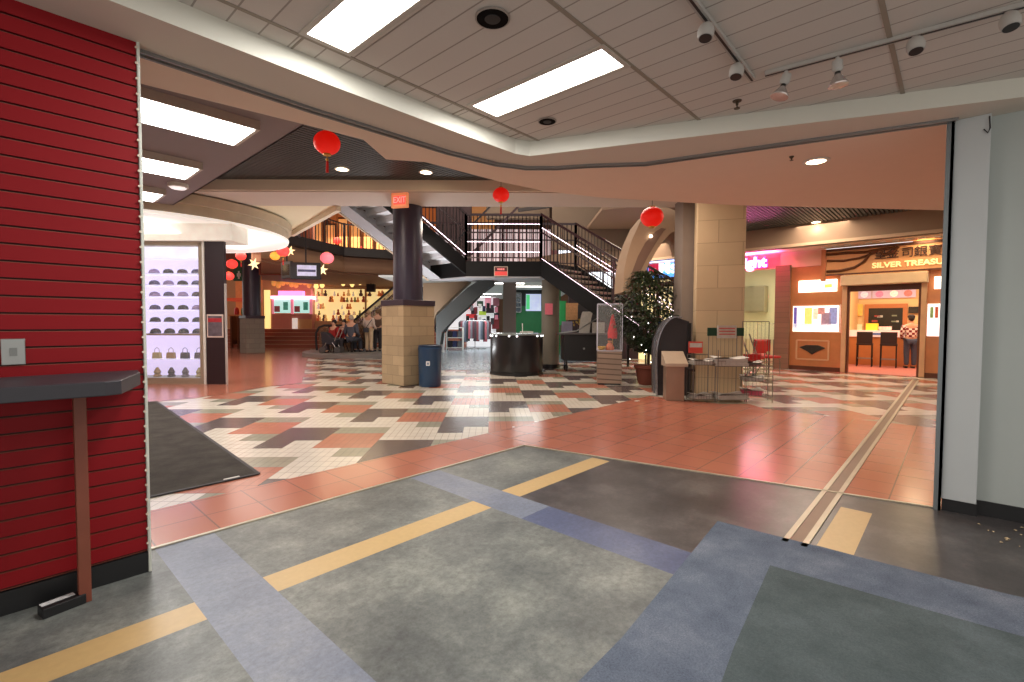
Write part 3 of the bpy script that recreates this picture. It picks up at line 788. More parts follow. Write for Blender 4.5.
railing(A2, A2+Vector((-Lu,0,0)), zL1+.02, zL1+sl*Lu, led=(.6,))
railing(A2, B2, zL1, zL1, led=())
# red notice on landing edge
l, z = LZ(501,271.5,D0)
t = thing('notice_board', 'small red and black framed notice on the black edge of the stair landing', 'sign', SF(l,D0-.02,z), RZ)
w_, h_ = .19, .135
mb = MB(); mb.box(-w_,w_,-.03,-.005,-h_,h_); mb.build('frame', mat('notice frame', (190,176,160), .5), t)
MB().box(-w_+.02,w_-.02,-.034,-.03,.0,h_-.02).build('upper_panel', mat('notice dark red', (84,10,16), .5), t)
MB().box(-w_+.02,w_-.02,-.034,-.03,-h_+.02,-.005).build('lower_panel', mat('notice red', (215,70,66), .5, emit=.3), t)
for k in range(4): MB().box(-.1+.052*k,-.06+.052*k,-.037,-.034,.03,.085).build('letter_stroke', mat('notice letters', (225,120,120), .5, emit=.4), t)

# concrete arch under the landing
M_arch = mat('dark grey arch', (46,50,50), .7, var=.06)
def arc_band(name, pts_o, pts_i, dep, th, m, kind='structure'):
    poly = [LZ(x,y,dep) for x,y in pts_o] + [LZ(x,y,dep) for x,y in pts_i[::-1]]
    mb = MB(M=Mc); mb.prismy(poly, dep, dep+th); ob = mb.build(name, m); tag(ob, kind='structure'); return ob
arc_band('trim_11', [(436,345),(436,316),(450,303),(467,288),(478,281),(494,279)], [(440,345),(442,332),(453,320),(467,308),(482,293),(494,284)], 14.3, .6, M_arch)
M_vault = mat('beige vault', (118,98,76), .7, var=.05)
mb = MB(M=Mc)
q = [LZ(423,283,14.9), LZ(470,281,14.9), LZ(437,312,14.9), LZ(430,330,14.9), LZ(423,345,14.9)]
mb.prismy(q, 14.92, 15.5); tag(mb.build('wall_vault', M_vault), kind='structure')
# pillars under the stair
def post(label, px0, px1, dep, ztop, col, rnd=True):
    a = LZ(px0,330,dep)[0]; b = LZ(px1,330,dep)[0]
    t = thing('concrete_pillar', label, 'pillar', SF((a+b)/2, dep+(b-a)/2, 0), RZ)
    r = (b-a)/2
    if rnd:
        MB().cyl((0,0,.12),(0,0,ztop),r,n=32).build('shaft', col, t, smooth=True)
        MB().cyl((0,0,0),(0,0,.12),r*1.12,n=32).build('foot', M_blackm, t, smooth=True)
    else:
        MB().box(-r,r,-r,r,0.1,ztop).build('shaft', col, t, bevel=.01); MB().box(-r*1.08,r*1.08,-r*1.08,r*1.08,0,.1).build('foot', M_blackm, t)
    return t
post('square grey pillar behind the black drum counter', 503, 516, 16.5, 2.75, mat('grey brown pillar', (112,102,96), .6, var=.05), False)
post('round beige pillar with a pink notice, between drum counter and black cart', 542, 560, 13.95, 2.57, mat('olive grey stone', (112,104,90), .8, var=.15, vs=3))
l, z = LZ(549,309,13.85)
t = MB().box(-.11,.11,-.006,.006,-.16,.16).build('pink_notice', mat('pink paper', (220,110,125), .7, var=.15, vs=30)); t.location = SF(l,13.9,z); t.rotation_euler = (0,0,RZ)
tag(t, 'pink paper notice taped to the round beige pillar', 'notice')

# ================================================================== DRUM COUNTER
c = G(517,376); c2 = SF(0.12, 12.55)
M_drum = mat('black laminate', (26,27,31), .3, var=.05, coat=.1)
R = .68
t = thing('round_counter', 'round black drum shaped kiosk counter with a glass top in the middle of the court', 'counter', c2, RZ)
MB().lathe([(R*.985,0),(R*.985,.08),(R*1.0,.1),(R*1.0,.98),(R*.96,1.0)], n=56).build('drum', M_drum, t, smooth=True)
MB().lathe([(R*1.02,0),(R*1.02,.07)], n=56).build('kick_plate', M_black, t, smooth=True)
MB().lathe([(R*1.0,1.0),(R*1.03,1.02),(R*1.03,1.05),(R*.9,1.06)], n=56).build('glass_top', mat('glass slab', (150,162,164), .1, .3), t, smooth=True)
for k in range(11):
    a = PI*1.05 + PI*.9*k/10
    if k in (3,6,7): continue
    MB().cyl((R*1.0*math.cos(a),R*1.0*math.sin(a),.985),(R*1.0*math.cos(a)*1.02,R*1.02*math.sin(a),.985),.022,n=10).build('spot_lamp', mat('spot glow', (255,255,255), .4, emit=3, var=0), t)
MB().cyl((.15,0,1.06),(.15,0,1.3),.012).cyl((.15,0,1.06),(.15,0,1.07),.06).build('flag_pole', M_white, t)
t = thing('paper_stack', 'low stack of white papers on the round black counter', 'papers', c2+SF(.25,-.2,1.06), RZ+.2)
MB().box(-.15,.15,-.1,.1,0,.04).build('papers', M_paper, t)
# black cart with keyboard-like table
lx0, lx1 = LZ(557,370,14)[0], LZ(594,370,14)[0]
t = thing('sales_cart', 'low black sales cart on casters beside the round beige pillar', 'cart', SF(lx0+.10,13.2,0), RZ)
w_ = lx1-lx0
MB().box(0,w_+.5,0,.7,.28,1.0).build('body', mat('cart black', (20,18,20), .5), t, bevel=.01)
MB().box(-.12,w_+.55,-.05,.75,1.0,1.04).build('top', mat('cart top', (88,84,84), .3, .3), t, bevel=.005)
for x in (.1, w_): 
    f = MB().cyl((x,.1,.1),(x,.1,.28),.02).build('caster_leg', M_blackm, t); MB().cyl((x-.03,.1,.07),(x+.03,.1,.07),.07,n=14).build('wheel', M_black, f)
    f = MB().cyl((x,.6,.1),(x,.6,.28),.02).build('caster_leg', M_blackm, t); MB().cyl((x-.03,.6,.07),(x+.03,.6,.07),.07,n=14).build('wheel', M_black, f)
MB().cyl((w_*.52,-.003,.62),(w_*.52,.01,.62),.03,n=12).build('lock', M_alu, t)
t = thing('display_banner', 'curled white paper banner standing on the black sales cart', 'banner', SF(lx0+.55,13.5,1.04), RZ)
mb = MB(); pts = [(0,0),( .02,.2),(.05,.4),(.09,.56),(.12,.6)]
for i in range(4): a, b = pts[i], pts[i+1]; mb.add([(a[0],a[0]*.6,a[1]),(a[0]+.3,a[0]*.6,a[1]),(b[0]+.3,b[0]*.6,b[1]),(b[0],b[0]*.6,b[1])], [(0,1,2,3)])
mb.build('sheet', M_paper, t)
t = thing('white_carton', 'small white and blue carton on the left of the black sales cart', 'box', SF(lx0+.22,13.5,1.04), RZ)
MB().box(-.14,.14,-.1,.1,0,.32).build('carton', mat('carton grey', (120,116,134), .6, var=.4, vs=6), t)
t = thing('white_sign_card', 'white card sign on the right end of the black sales cart', 'sign', SF(lx1+.0,13.35,1.04), RZ)
MB().box(-.17,.17,-.01,.01,0,.3).build('card', M_paper, t)
t = thing('conveyor_arm', 'thin grey sloping arm running up from the black sales cart', 'arm', SF(lx0+.1,13.2,1.04), RZ)
MB().tube([(-.1,0,.0),(.35,.0,.06),(.75,0,.3),(1.15,0,.56)], .018, 8).build('arm', M_alu, t)

# ================================================================== GLASS DISPLAY CASE
b = G(607,386); 
t = thing('display_case', 'upright glass display case on a streaky brown base under the stair', 'display case', SF(LZ(597,385,10.3)[0],10.3,0), RZ-.15)
wd_ = LZ(621,385,10.3)[0]-LZ(597,385,10.3)[0]
M_marb = lines_mat('streaky veneer', (150,126,108), (96,76,62), [(Vector((.4,0,9)), 0)], .22, rough=.4, var=.3, vs=4)
MB().box(0,wd_,0,wd_,.03,.72).build('base', M_marb, t, bevel=.005)
MB().box(.02,wd_-.02,.02,wd_-.02,0,.03).build('plinth', M_black, t)
MB().box(.01,wd_-.01,.01,wd_-.01,.72,1.71).build('glass_box', M_glass, t)
mb = MB()
for x in (.0,wd_): 
    for y in (.0,wd_): mb.bar((x,y,.72),(x,y,1.72),.014,.014)
for z in (.725,1.72):
    mb.bar((0,0,z),(wd_,0,z),.014,.014); mb.bar((0,wd_,z),(wd_,wd_,z),.014,.014); mb.bar((0,0,z),(0,wd_,z),.014,.014); mb.bar((wd_,0,z),(wd_,wd_,z),.014,.014)
mb.build('frame', mat('case edge', (190,186,196), .3, .5), t)
bs = SF(LZ(597,385,10.3)[0],10.3,0)
t = thing('red_ornament', 'pointed red cloth ornament inside the glass display case', 'ornament', bs+SF(.37,.25,.98), RZ)
MB().lathe([(.1,0),(.11,.12),(.07,.3),(.04,.45),(.012,.55)], n=14).build('cloth', mat('red cloth', (190,34,38), .7, emit=.12, var=.2), t, smooth=True)
MB().cyl((0,0,-.26),(0,0,.01),.012).build('stand', M_gold, t)
t = thing('doll', 'small orange and brown doll sitting inside the glass display case', 'doll', bs+SF(.30,.18,.73), RZ)
MB().lathe([(.09,0),(.1,.05),(.06,.13),(.03,.16)], n=14).build('body', mat('doll orange', (190,100,66), .6, var=.4, vs=20), t, smooth=True)
MB().ball((0,0,.2),.05).build('head', mat('doll face', (214,150,110), .6), t, smooth=True)
MB().lathe([(.055,.21),(.05,.24),(.02,.262)], n=12).build('hair', M_hair, t, smooth=True)
t = thing('yellow_bowl', 'small golden yellow bowl at the bottom left of the glass display case', 'bowl', bs+SF(.12,.16,.73), RZ)
MB().lathe([(.04,0),(.08,.03),(.1,.08),(.09,.08),(.06,.035)], n=18).build('bowl', mat('yellow glaze', (220,176,70), .3), t, smooth=True)

# ================================================================== FICUS
tb = SF(LZ(651,382,10.1)[0], 10.4, 0)
t = thing('potted_ficus', 'tall leafy ficus tree in a terracotta pot between stair and arched kiosk', 'potted plant', tb)
MB().lathe([(.17,0),(.2,.05),(.25,.34),(.28,.36),(.28,.42),(.24,.42)], n=30).build('pot', mat('terracotta pot', (112,54,38), .7), t, smooth=True)
MB().cyl((0,0,.36),(0,0,.41),.245,n=24).build('soil', mat('soil', (40,30,24), .9), t)
mb = MB(); stems = []
for k in range(5):
    a = k*2*PI/5+.3; pts = []
    for j in range(7):
        h_ = j/6; pts.append(((.04+.28*h_*h_)*math.cos(a+.5*h_), (.04+.28*h_*h_)*math.sin(a+.5*h_), .43+1.75*h_))
    mb.tube(pts, .016, 6); stems.append(pts)
mb.build('trunk', mat('ficus bark', (84,66,52), .85, var=.3), t)
M_leaf = mat('ficus leaf', (40,54,28), .35, var=.45, vs=5); mb = MB()
rnd = random.Random(5)
for k in range(8500):
    # crown volume
    u = rnd.random(); zc = .72+1.72*u
    rmax = (.22+.52*math.sin(PI*min(1,max(0,(u*.95+.03)))))*rnd.uniform(.85,1.15)
    r = rmax*math.sqrt(rnd.random()); a = rnd.uniform(0,2*PI)
    if math.sin(a*3+zc*4)+math.sin(zc*9+a) > 1.2: continue
    c = Vector((r*math.cos(a), r*math.sin(a), zc)); d = Vector((math.cos(a)+rnd.uniform(-.7,.7), math.sin(a)+rnd.uniform(-.7,.7), rnd.uniform(-1.2,.1))).normalized()
    s_ = d.cross(Vector((rnd.uniform(-.4,.4),rnd.uniform(-.4,.4),1))).normalized(); L_ = rnd.uniform(.06,.1); w_ = L_*.22
    mb.add([c, c+d*L_*.5+s_*w_, c+d*L_, c+d*L_*.5-s_*w_], [(0,1,2,3)])
tag(mb.build('foliage', M_leaf, t), kind='stuff')
mb = MB()
for k in range(34):
    a = rnd.uniform(PI*.9,2*PI*1.05); zz_ = rnd.uniform(.5,1.5); r = rnd.uniform(.35,.6)
    mb.ball((r*math.cos(a),r*math.sin(a),zz_), .011, n=6, m=4)
tag(mb.build('fairy_lights', mat('fairy glow', (255,250,245), .4, emit=4, var=0), t), kind='stuff')

# ================================================================== ARCH KIOSK + STAND
dk = 8.75
t = thing('arched_kiosk', 'dark grey kiosk cabinet with an arched back, silver edge band, beside the stone column', 'kiosk', SF(LZ(656,398,dk)[0],dk,0), RZ-.1)
wk = (LZ(690,398,dk)[0]-LZ(651,398,dk)[0])*.82; hk = 1.42
prof = [(.03,0),(wk,0),(wk,hk*.95)]; 
for k in range(9):
    a = PI/2*k/8; prof.append((wk*.62-(wk*.60)*math.sin(a), hk*.52+(hk*.48)*math.cos(a)))
M_kio = mat('charcoal kiosk', (52,48,50), .4, var=.06)
MB().prismy(prof, .06, .6).build('body', M_kio, t, bevel=.008)
def band(y0, y1, grow, nm, mt):
    mb = MB(); pts = [(.03,0.0)]+[(.02,hk*.3)]+[(p[0],p[1]) for p in prof[3:]][::-1]+[(wk*.62+.08,hk*.995)]
    q = []
    for i, (x, z_) in enumerate(pts):
        a = pts[max(i-1,0)]; b_ = pts[min(i+1,len(pts)-1)]; d = Vector((b_[0]-a[0],b_[1]-a[1])); d.normalize(); n = Vector((-d.y,d.x)); q.append((x+n.x*grow, z_+n.y*grow))
    for i in range(len(pts)-1):
        a, b_, c_, d_ = pts[i], pts[i+1], q[i+1], q[i]
        mb.add([(a[0],y0,a[1]),(b_[0],y0,b_[1]),(c_[0],y0,c_[1]),(d_[0],y0,d_[1]),(a[0],y1,a[1]),(b_[0],y1,b_[1]),(c_[0],y1,c_[1]),(d_[0],y1,d_[1])],
               [(0,1,2,3),(7,6,5,4),(0,4,5,1),(1,5,6,2),(2,6,7,3),(3,7,4,0)])
    mb.build(nm, mt, t)
band(.0,.1,.022,'silver_band', mat('silver band', (168,168,176), .25, .8)); band(.3,.36,.02,'silver_band', MATS['silver band'])
MB().box(wk-.03,wk+.02,.0,.8,0,hk*.93).build('side_post', M_black, t)
ds = 8.12
t = thing('lectern_bin', 'brushed steel stand with a sloping lid in front of the arched kiosk', 'stand', SF(LZ(666,402,ds)[0],ds,0), RZ-.1)
ws = (LZ(685,402,ds)[0]-LZ(664,402,ds)[0])*.9
M_br = mat('brushed bronze steel', (160,132,112), .35, .6, var=.1)
MB().box(.01,ws-.01,.05,.3,0,.60).build('pedestal', M_br, t, bevel=.004)
mb = MB(); mb.add([(-.02,-.02,.585),(ws+.03,-.02,.585),(ws+.03,.34,.585),(-.02,.34,.585),(-.02,-.02,.64),(ws+.03,-.02,.64),(ws+.03,.34,.83),(-.02,.34,.83)], [(0,3,2,1),(4,5,6,7),(0,1,5,4),(1,2,6,5),(2,3,7,6),(3,0,4,7)])
mb.build('sloping_lid', mat('lid steel', (196,176,154), .35, .4), t, bevel=.004)
MB().tube([(ws,-.02,.56),(ws+.1,-.04,.54),(ws+.14,.0,.52),(ws+.06,.04,.53)],.016,8).build('handle', M_blackm, t)

# ================================================================== BIG STONE COLUMN
M_ston2 = lines_mat('pale stone block', (198,172,136), (156,134,104), [(Vector((0,0,1/.40)), .15), (Vector((1/.8,.0,0)), .1)], (.018,.012), rough=.8, var=.16, vs=3, bump=.4, rowoff=.5)
Mp = SF(LZ(696,402,8.72)[0],8.72,0)
t = thing('stone_pillar', 'wide square pale stone block column behind the newspaper racks', 'pillar', Mp, RZ-.3)
wc = LZ(744,402,8.72)[0]-LZ(696,402,8.72)[0]
MB().box(-.03,wc*.88,0,.85,0,3.78).build('shaft', M_ston2, t, bevel=.008)
t = MB(M=Mc); a = LZ(682,300,9.6)[0]; t.box(a,a+.6,9.62,10.1,0,3.78); struct(t, 'wall_pier', mat('grey concrete pier', (138,124,114), .75, var=.08))
# arch ribbon
M_ar = mat('arch concrete', (178,148,120), .7, var=.05); M_ar2 = mat('arch inner panel', (130,100,84), .7, var=.06)
def arch_pts(k0, k1, pts):
    return pts
outer = [(623,292),(624,272),(627,256),(632,240),(640,222),(648,212),(657,206.5),(667,207),(678,212),(686,222)]
inner_ = [(640,292),(643,276),(650,262),(657,250),(664,240),(672,232),(676,231),(681,236),(684,244),(686,252)]
mb = MB(M=Mc); po = [LZ(x,y,10.6) for x,y in outer]; pi_ = [LZ(x,y,10.6) for x,y in inner_]
for i in range(len(po)-1):
    mb.prismy([po[i],po[i+1],pi_[i+1],pi_[i]], 10.6, 11.5)
struct(mb, 'trim_12', M_ar)
o2 = [(629,292),(632,272),(638,256),(645,243),(655,232),(661,228)]; i2 = [(634,292),(640,272),(647,258),(655,244),(663,232),(666,229)]
mb = MB(M=Mc); po = [LZ(x,y,10.6) for x,y in o2]; pi_ = [LZ(x,y,10.6) for x,y in i2]
for i in range(len(po)-1): mb.prismy([po[i],po[i+1],pi_[i+1],pi_[i]], 10.585, 10.6)
struct(mb, 'trim_13', M_ar2)
l, z = LZ(651,236,10.55)
t = MB().ball((0,0,0),.035).build('arch_lamp', mat('arch lamp glow', (255,245,225), .4, emit=5, var=0)); t.location = SF(l,10.56,z)
tag(t, 'tiny round lamp set in the face of the concrete arch', 'lamp')

# ================================================================== NEWSPAPER RACKS
M_wire = mat('rack wire', (120,112,104), .35, .6)
def rack(name, label, lat, dep, w_, d_, h_, levels, rz=0, sign=None):
    t = thing(name, label, 'newspaper rack', SF(lat,dep,0), RZ+rz)
    mb = MB()
    for x in (0,w_):
        for y in (0,d_): mb.tube([(x,y,0),(x,y,h_ if y else h_*.78)], .007, 6)
    mb.tube([(0,d_,h_),(w_,d_,h_)], .007, 6)
    mb.build('frame', M_wire, t)
    for z_ in levels:
        mb = MB(); mb.tube([(0,0,z_),(w_,0,z_),(w_,d_,z_),(0,d_,z_),(0,0,z_)], .006, 6); mb.tube([(0,0,z_+.09),(w_,0,z_+.09)], .005, 6)
        for k in range(1,8): mb.tube([(w_*k/8,0,z_+.09),(w_*k/8,0,z_),(w_*k/8,d_,z_)], .003, 5)
        mb.build('shelf', M_wire, t)
    mb = MB()
    for k in range(1,7): mb.tube([(w_*k/7,d_,.05),(w_*k/7,d_,h_)], .003, 5)
    mb.build('back_wires', M_wire, t)
    return t
dr = 8.05
l0 = LZ(693,403,dr)[0]
r1 = rack('wire_rack', 'low wire newspaper rack with a red card sign, left of three before the stone column', l0, dr, .36, .3, .78, (.04,.62))
f = MB().box(.02,.26,.29,.31,.80,1.0).build('sign_card', mat('red card', (206,70,56), .6, var=.1), r1)
MB().box(.035,.245,.284,.292,.90,.975).build('white_band', M_paper, f)
l1 = LZ(716,405,dr)[0]
r2 = rack('wire_rack', 'taller wire newspaper rack with a green topped sign, middle of three before the column', l1, dr-.05, .50, .35, 1.12, (.04,.60), .06)
f = MB().box(-.02,.62,.34,.37,1.1,1.24).build('sign_board', mat('green board', (22,66,48), .6), r2)
MB().box(.14,.48,.325,.342,1.06,1.28).build('white_card', M_paper, f)
for k in range(3): MB().box(.17,.45,.320,.326,1.22-.05*k,1.238-.05*k).build('print_line', mat('print red', (196,90,80), .6, var=.3, vs=80), f)
l2 = LZ(746,405,dr)[0]
r3 = rack('wire_rack', 'wire rack of leaflets turned sideways, right of three before the stone column', l2, dr+.05, .42, .3, 1.35, (.1,.35,.60), -.25)
def papers(name, label, lat, dep, z_, w_, d_, h_, rz=0, col=None, n=5):
    t = thing(name, label, 'newspapers', SF(lat,dep,z_), RZ+rz)
    mb = MB()
    for k in range(n):
        dx = random.uniform(-.02,.02); hh = h_/n
        mb.box(-w_/2+dx, w_/2+dx, -d_/2, d_/2, k*hh, k*hh+hh*.8)
    mb.build('sheets', col or M_paper, t)
    # curled top sheet
    vs = []; nx = 8
    for i in range(nx+1):
        u = i/nx
        for j in (0,1): vs.append((-w_/2-.02+(w_+.04)*u, -d_/2-.01+(d_+.02)*j, h_+.012+.018*math.sin(u*7+j)))
    MB().add(vs, [(2*i,2*i+2,2*i+3,2*i+1) for i in range(nx)]).build('top_sheet', mat('news front', (206,200,192), .8, var=.35, vs=25), t)
papers('newspaper_stack', 'folded newspapers on the upper shelf of the left wire rack', l0+.18, dr+.15, .625, .32, .26, .06)
papers('newspaper_stack', 'newspapers lying on the floor shelf of the left wire rack', l0+.17, dr+.15, .05, .3, .26, .05, .2)
papers('newspaper_stack', 'large loose pile of newspapers on top of the middle wire rack', l1+.24, dr+.1, .61, .52, .32, .12, -.15)
papers('newspaper_stack', 'newspapers lying on the floor shelf of the middle wire rack', l1+.26, dr+.1, .05, .52, .3, .07, .1)
papers('leaflet_stack', 'white leaflets on the middle tier of the right wire rack', l2+.17, dr+.15, .36, .34, .24, .05, -.25)
papers('leaflet_stack', 'pink and red leaflets on the lowest tier of the right wire rack', l2+.15, dr+.15, .11, .3, .24, .08, -.25, mat('pink leaflets', (206,84,110), .7, var=.3, vs=12))
papers('leaflet_stack', 'dark leaflets on the top tier of the right wire rack', l2+.15, dr+.15, .61, .26, .22, .05, -.25, mat('grey leaflets', (110,100,96), .7, var=.3, vs=12))
t = thing('paper_scrap', 'small white paper scrap on the terracotta floor left of the steel stand', 'paper', G(637,401))
MB().box(-.05,.05,-.03,.03,0,.004).build('scrap', M_paper, t)

# ================================================================== SHOP ROW ON THE RIGHT
O = Vector((15.9,3.57,0)); fa = math.atan2(-.999,-.05)
FD = Vector((math.cos(fa), math.sin(fa), 0)); FN = Vector((-FD.y, FD.x, 0))     # along, away
def fx(px, py=330, off=0.0):
    d = ray(px,py); oo = O+FN*off; t_ = (FN.dot(oo))/(FN.x*d.x+FN.y*d.y); P = Vector((d.x*t_, d.y*t_, H+d.z*t_)); return (P-O).dot(FD), P.z
MF = Matrix.Translation(O) @ Matrix.Rotation(fa,4,'Z')
row = lambda: MB(M=MF)
def FP(x, y, z_=0.0): return O + FD*x + FN*y + Vector((0,0,z_))
M_bulk = mat('bulkhead taupe', (166,138,116), .7, var=.03); M_bulk2 = mat('bulkhead pale', (222,190,160), .7, var=.03)
t = row(); t.box(-14,6.5,-.9,-.8,3.42,4.05); struct(t, 'wall_bulkhead', M_bulk)
t = row(); t.box(-14,6.5,-.8,0,3.40,3.46); t.box(-14,6.5,-.93,-.79,3.42,3.50); struct(t, 'trim_14', M_bulk2)
x_ = lambda px, off=0.0: fx(px,330,off)[0]
t = row(); t.box(-2.6,x_(822)+.02,0,.12,2.96,3.42); struct(t, 'wall_row', M_bulk2)
M_tilep = lines_mat('brown tile pilaster', (136,100,78), (104,80,64), [(Vector((0,0,1/.15)), 0), (Vector((1/.2,0,0)), 0)], (.06,.04), rough=.5, var=.15)
xa = fx(775.5)[0]; xb = fx(790)[0]
t = row(); t.box(xa,xb,-.12,.3,0,3.02); struct(t, 'trim_15', M_tilep)
# --- front of the orange shop: one thing
x_ = lambda px, off=0.0: fx(px,330,off)[0]
shop = thing('shop_front', 'orange wood shop front with carved sign board, window and wide doorway', 'shop front', O, fa)
xl, xd0, xd1, xr = x_(790), x_(841.5), x_(926), 6.4
MB().box(xl,xd0,0,.12,0.12,2.95).build('wood_panel', M_wood, shop)
MB().box(xl,xd0,-.01,.12,0,.12).build('skirting', M_wooddk, shop)
MB().box(xd1,xr,0,.12,.12,3.3).build('wood_panel', M_wood, shop)
MB().box(xd1,xr,-.01,.12,0,.12).build('skirting', M_wooddk, shop)
MB().box(xd0,xd1,0,.12,2.68,3.3).build('wood_panel', M_wood, shop)
M_jamb = mat('pale jamb', (206,160,120), .5)
for a, b_ in ((xd0,xd0+.11),(xd1-.11,xd1)): 
    MB().box(a,b_,-.05,.12,0,2.35).build('door_jamb', M_jamb, shop, bevel=.01)
MB().box(xd0+.11,xd0+.16,.0,.12,0,2.3).build('inner_jamb', M_wooddk, shop); MB().box(xd1-.16,xd1-.11,.0,.12,0,2.3).build('inner_jamb', M_wooddk, shop)
MB().box(xd0-.02,xd1+.02,-.22,.1,2.35,2.62).build('shutter_box', mat('shutter box', (216,184,146), .5), shop, bevel=.02)
MB().box(xd0+.11,xd1-.11,.05,.14,2.2,2.35).build('door_head', M_wooddk, shop)
# sign board
sb = MB().box(x_(822),xr,-.16,0,2.66,3.34).build('sign_board', mat('sign wood', (226,160,104), .5, var=.2, vs=4), shop)
MB().box(x_(822)-.02,x_(826),-.2,-.14,2.5,3.36).build('sign_post', M_wood, sb)
mb = MB(); mb.box(x_(822),xr,-.19,-.14,3.3,3.36); mb.build('sign_edge', M_wooddk, sb); MB().box(x_(822),xr,-.19,-.14,2.64,2.68).build('sign_edge', M_wooddk, sb)
# carved junk / ribbon shape
M_carv = mat('carved bronze', (98,56,30), .4, .3)
xq = x_(826); mb = MB()
mb.tube([(xq,-.19,3.22),(xq+.5,-.19,3.22),(xq+.9,-.19,3.2),(xq+1.2,-.19,3.24),(xq+1.5,-.19,3.26)], .035, 8); mb.build('carved_roof', M_carv, sb)
mb = MB(); mb.tube([(xq+.02,-.19,3.05),(xq+.4,-.19,3.02),(xq+.75,-.19,3.06),(xq+.95,-.19,3.12),(xq+1.15,-.19,3.2)], .03, 8); mb.build('carved_hull', M_carv, sb)
mb = MB(); mb.tube([(xq+1.0,-.19,3.18),(xq+.85,-.19,2.95),(xq+.65,-.19,2.82),(xq+.35,-.19,2.76),(xq+.02,-.19,2.76)], .035, 8); mb.build('carved_keel', M_carv, sb)
mb = MB(); mb.tube([(xq+1.2,-.19,3.18),(xq+1.25,-.19,3.1),(xq+1.45,-.19,3.12),(xq+1.55,-.19,3.28)], .04, 8); mb.build('carved_prow', M_carv, sb)
M_ltr = mat('dark carved letter', (70,34,16), .5, .2); M_ltw = mat('cream letter', (252,232,170), .5, emit=.55, ecol=(255,225,150))
xs0 = x_(873)
for ch, px in (('皇',879.5),('金',891.5),('司',906),('銀',919)):
    text_mesh(ch, .27, .02, 'sign_character', M_ltr, sb, (x_(px),-.19,3.1))
text_mesh('寶', .27, .02, 'sign_character', M_ltr, sb, (x_(933),-.19,3.1))
text_mesh('SILVER TREASURE', .185, .012, 'sign_lettering', M_ltw, sb, ((x_(877)+x_(948))/2,-.19,2.83), xs=1.12, bold=.006)
# light box, window, lower ornament
def rect(a, b_, t0, t1, c0, c1): return x_(a), x_(b_), (fx(a,t0)[1]+fx(b_,t1)[1])/2, (fx(a,c0)[1]+fx(b_,c1)[1])/2
a, b_, t0, c0 = rect(798.5,836,280,280.5,291.5,292.5)
f = MB().box(a,b_,-.1,0,c0,t0).build('light_box', mat('light box', (255,250,238), .5, emit=2, ecol=(255,246,228), var=.02), shop)
MB().box(b_-.28,b_-.1,-.105,-.1,c0+.1,c0+.2).build('yellow_mark', mat('yellow mark', (240,210,90), .5, emit=1.2), f)
a, b_, t0, c0 = rect(792,840,304.5,305.5,332,333)
f = MB().box(a,b_,-.02,.0,c0,t0).build('window_display', mat('window glow', (252,236,226), .5, emit=1.5, ecol=(255,236,220), var=.08, vs=4), shop)
mb = MB()
for (u0,u1,v0,v1) in ((0,1,0,.03),(0,1,.97,1),(0,.02,0,1),(.98,1,0,1)): mb.box(a+(b_-a)*u0,a+(b_-a)*u1,-.035,-.02,c0+(t0-c0)*v0,c0+(t0-c0)*v1)
mb.build('window_frame', M_jamb, f)
wsz = (b_-a, t0-c0)
for (u, v, hw, hh, cl) in ((.07,.55,.035,.38,(96,80,150)),(.35,.6,.08,.3,(244,204,110)),(.5,.68,.05,.2,(240,200,170)),(.72,.5,.1,.22,(140,110,120)),(.86,.6,.08,.3,(128,130,168)),(.62,.78,.07,.12,(180,120,110)),(.45,.2,.4,.12,(255,250,250))):
    MB().box(a+wsz[0]*(u-hw),a+wsz[0]*(u+hw),-.026,-.02,c0+wsz[1]*(v-hh),c0+wsz[1]*(v+hh)).build('goods_print', mat('goods'+str(cl), cl, .6, emit=.8, var=.5, vs=16), f)
a, b_, t0, c0 = rect(797,829,340,341,359,360)
mb = MB()
for (p0, p1) in (((a,t0),(b_,t0)),((a,c0),(b_,c0)),((a,c0),(a,t0)),((b_,c0),(b_,t0))): mb.bar((p0[0],-.005,p0[1]),(p1[0],-.005,p1[1]),.03,.04)
f = mb.build('panel_moulding', M_jamb, shop)
xm, zm = (a+b_)/2, (t0+c0)/2+.02
MB().prismy([(xm-.33,zm+.05),(xm-.15,zm+.12),(xm+.15,zm+.12),(xm+.33,zm+.05),(xm+.12,zm-.06),(xm,zm-.15),(xm-.12,zm-.06)], -.03,.0).build('dark_emblem', mat('emblem pewter', (66,60,54), .35, .5, var=.4, vs=20), shop, bevel=.01)
a = x_(933); MB().box(a,xr,-.1,0,fx(934,289)[1],fx(934,277)[1]).build('light_box', MATS['light box'], shop)
a, b_, t0, c0 = rect(927,942,303.5,304,336,336.5)
f = MB().box(a,b_,-.04,0,c0,t0).build('menu_board', mat('menu white', (250,236,232), .5, emit=1.0), shop)
for k in range(3): MB().box(a+.05+.09*k,a+.11+.09*k,-.045,-.04,c0+.45,t0-.08).build('menu_photo', mat('menu photo%d'%k, [(130,150,90),(190,90,60),(150,120,90)][k], .5, emit=.4, var=.5, vs=20), f)
# soffit lamps over the sign
for k, px in enumerate((822,833,845,866,880,893,906,919,934)):
    t = thing('soffit_lamp', 'small lit soffit lamp above the carved sign, one of the row', 'lamp', FP(x_(px,-.5),-.5,3.40), 0, 'soffit lamps above the carved sign')
    MB().cyl((0,0,-.02),(0,0,0),.06,n=16).build('lens', mat('soffit lens', (255,225,180), .4, emit=8, ecol=(255,215,160), var=0), t)
    MB().lathe([(.06,-.001),(.075,-.001),(.075,-.02),(.06,-.024)], n=16).build('ring', M_white, t)
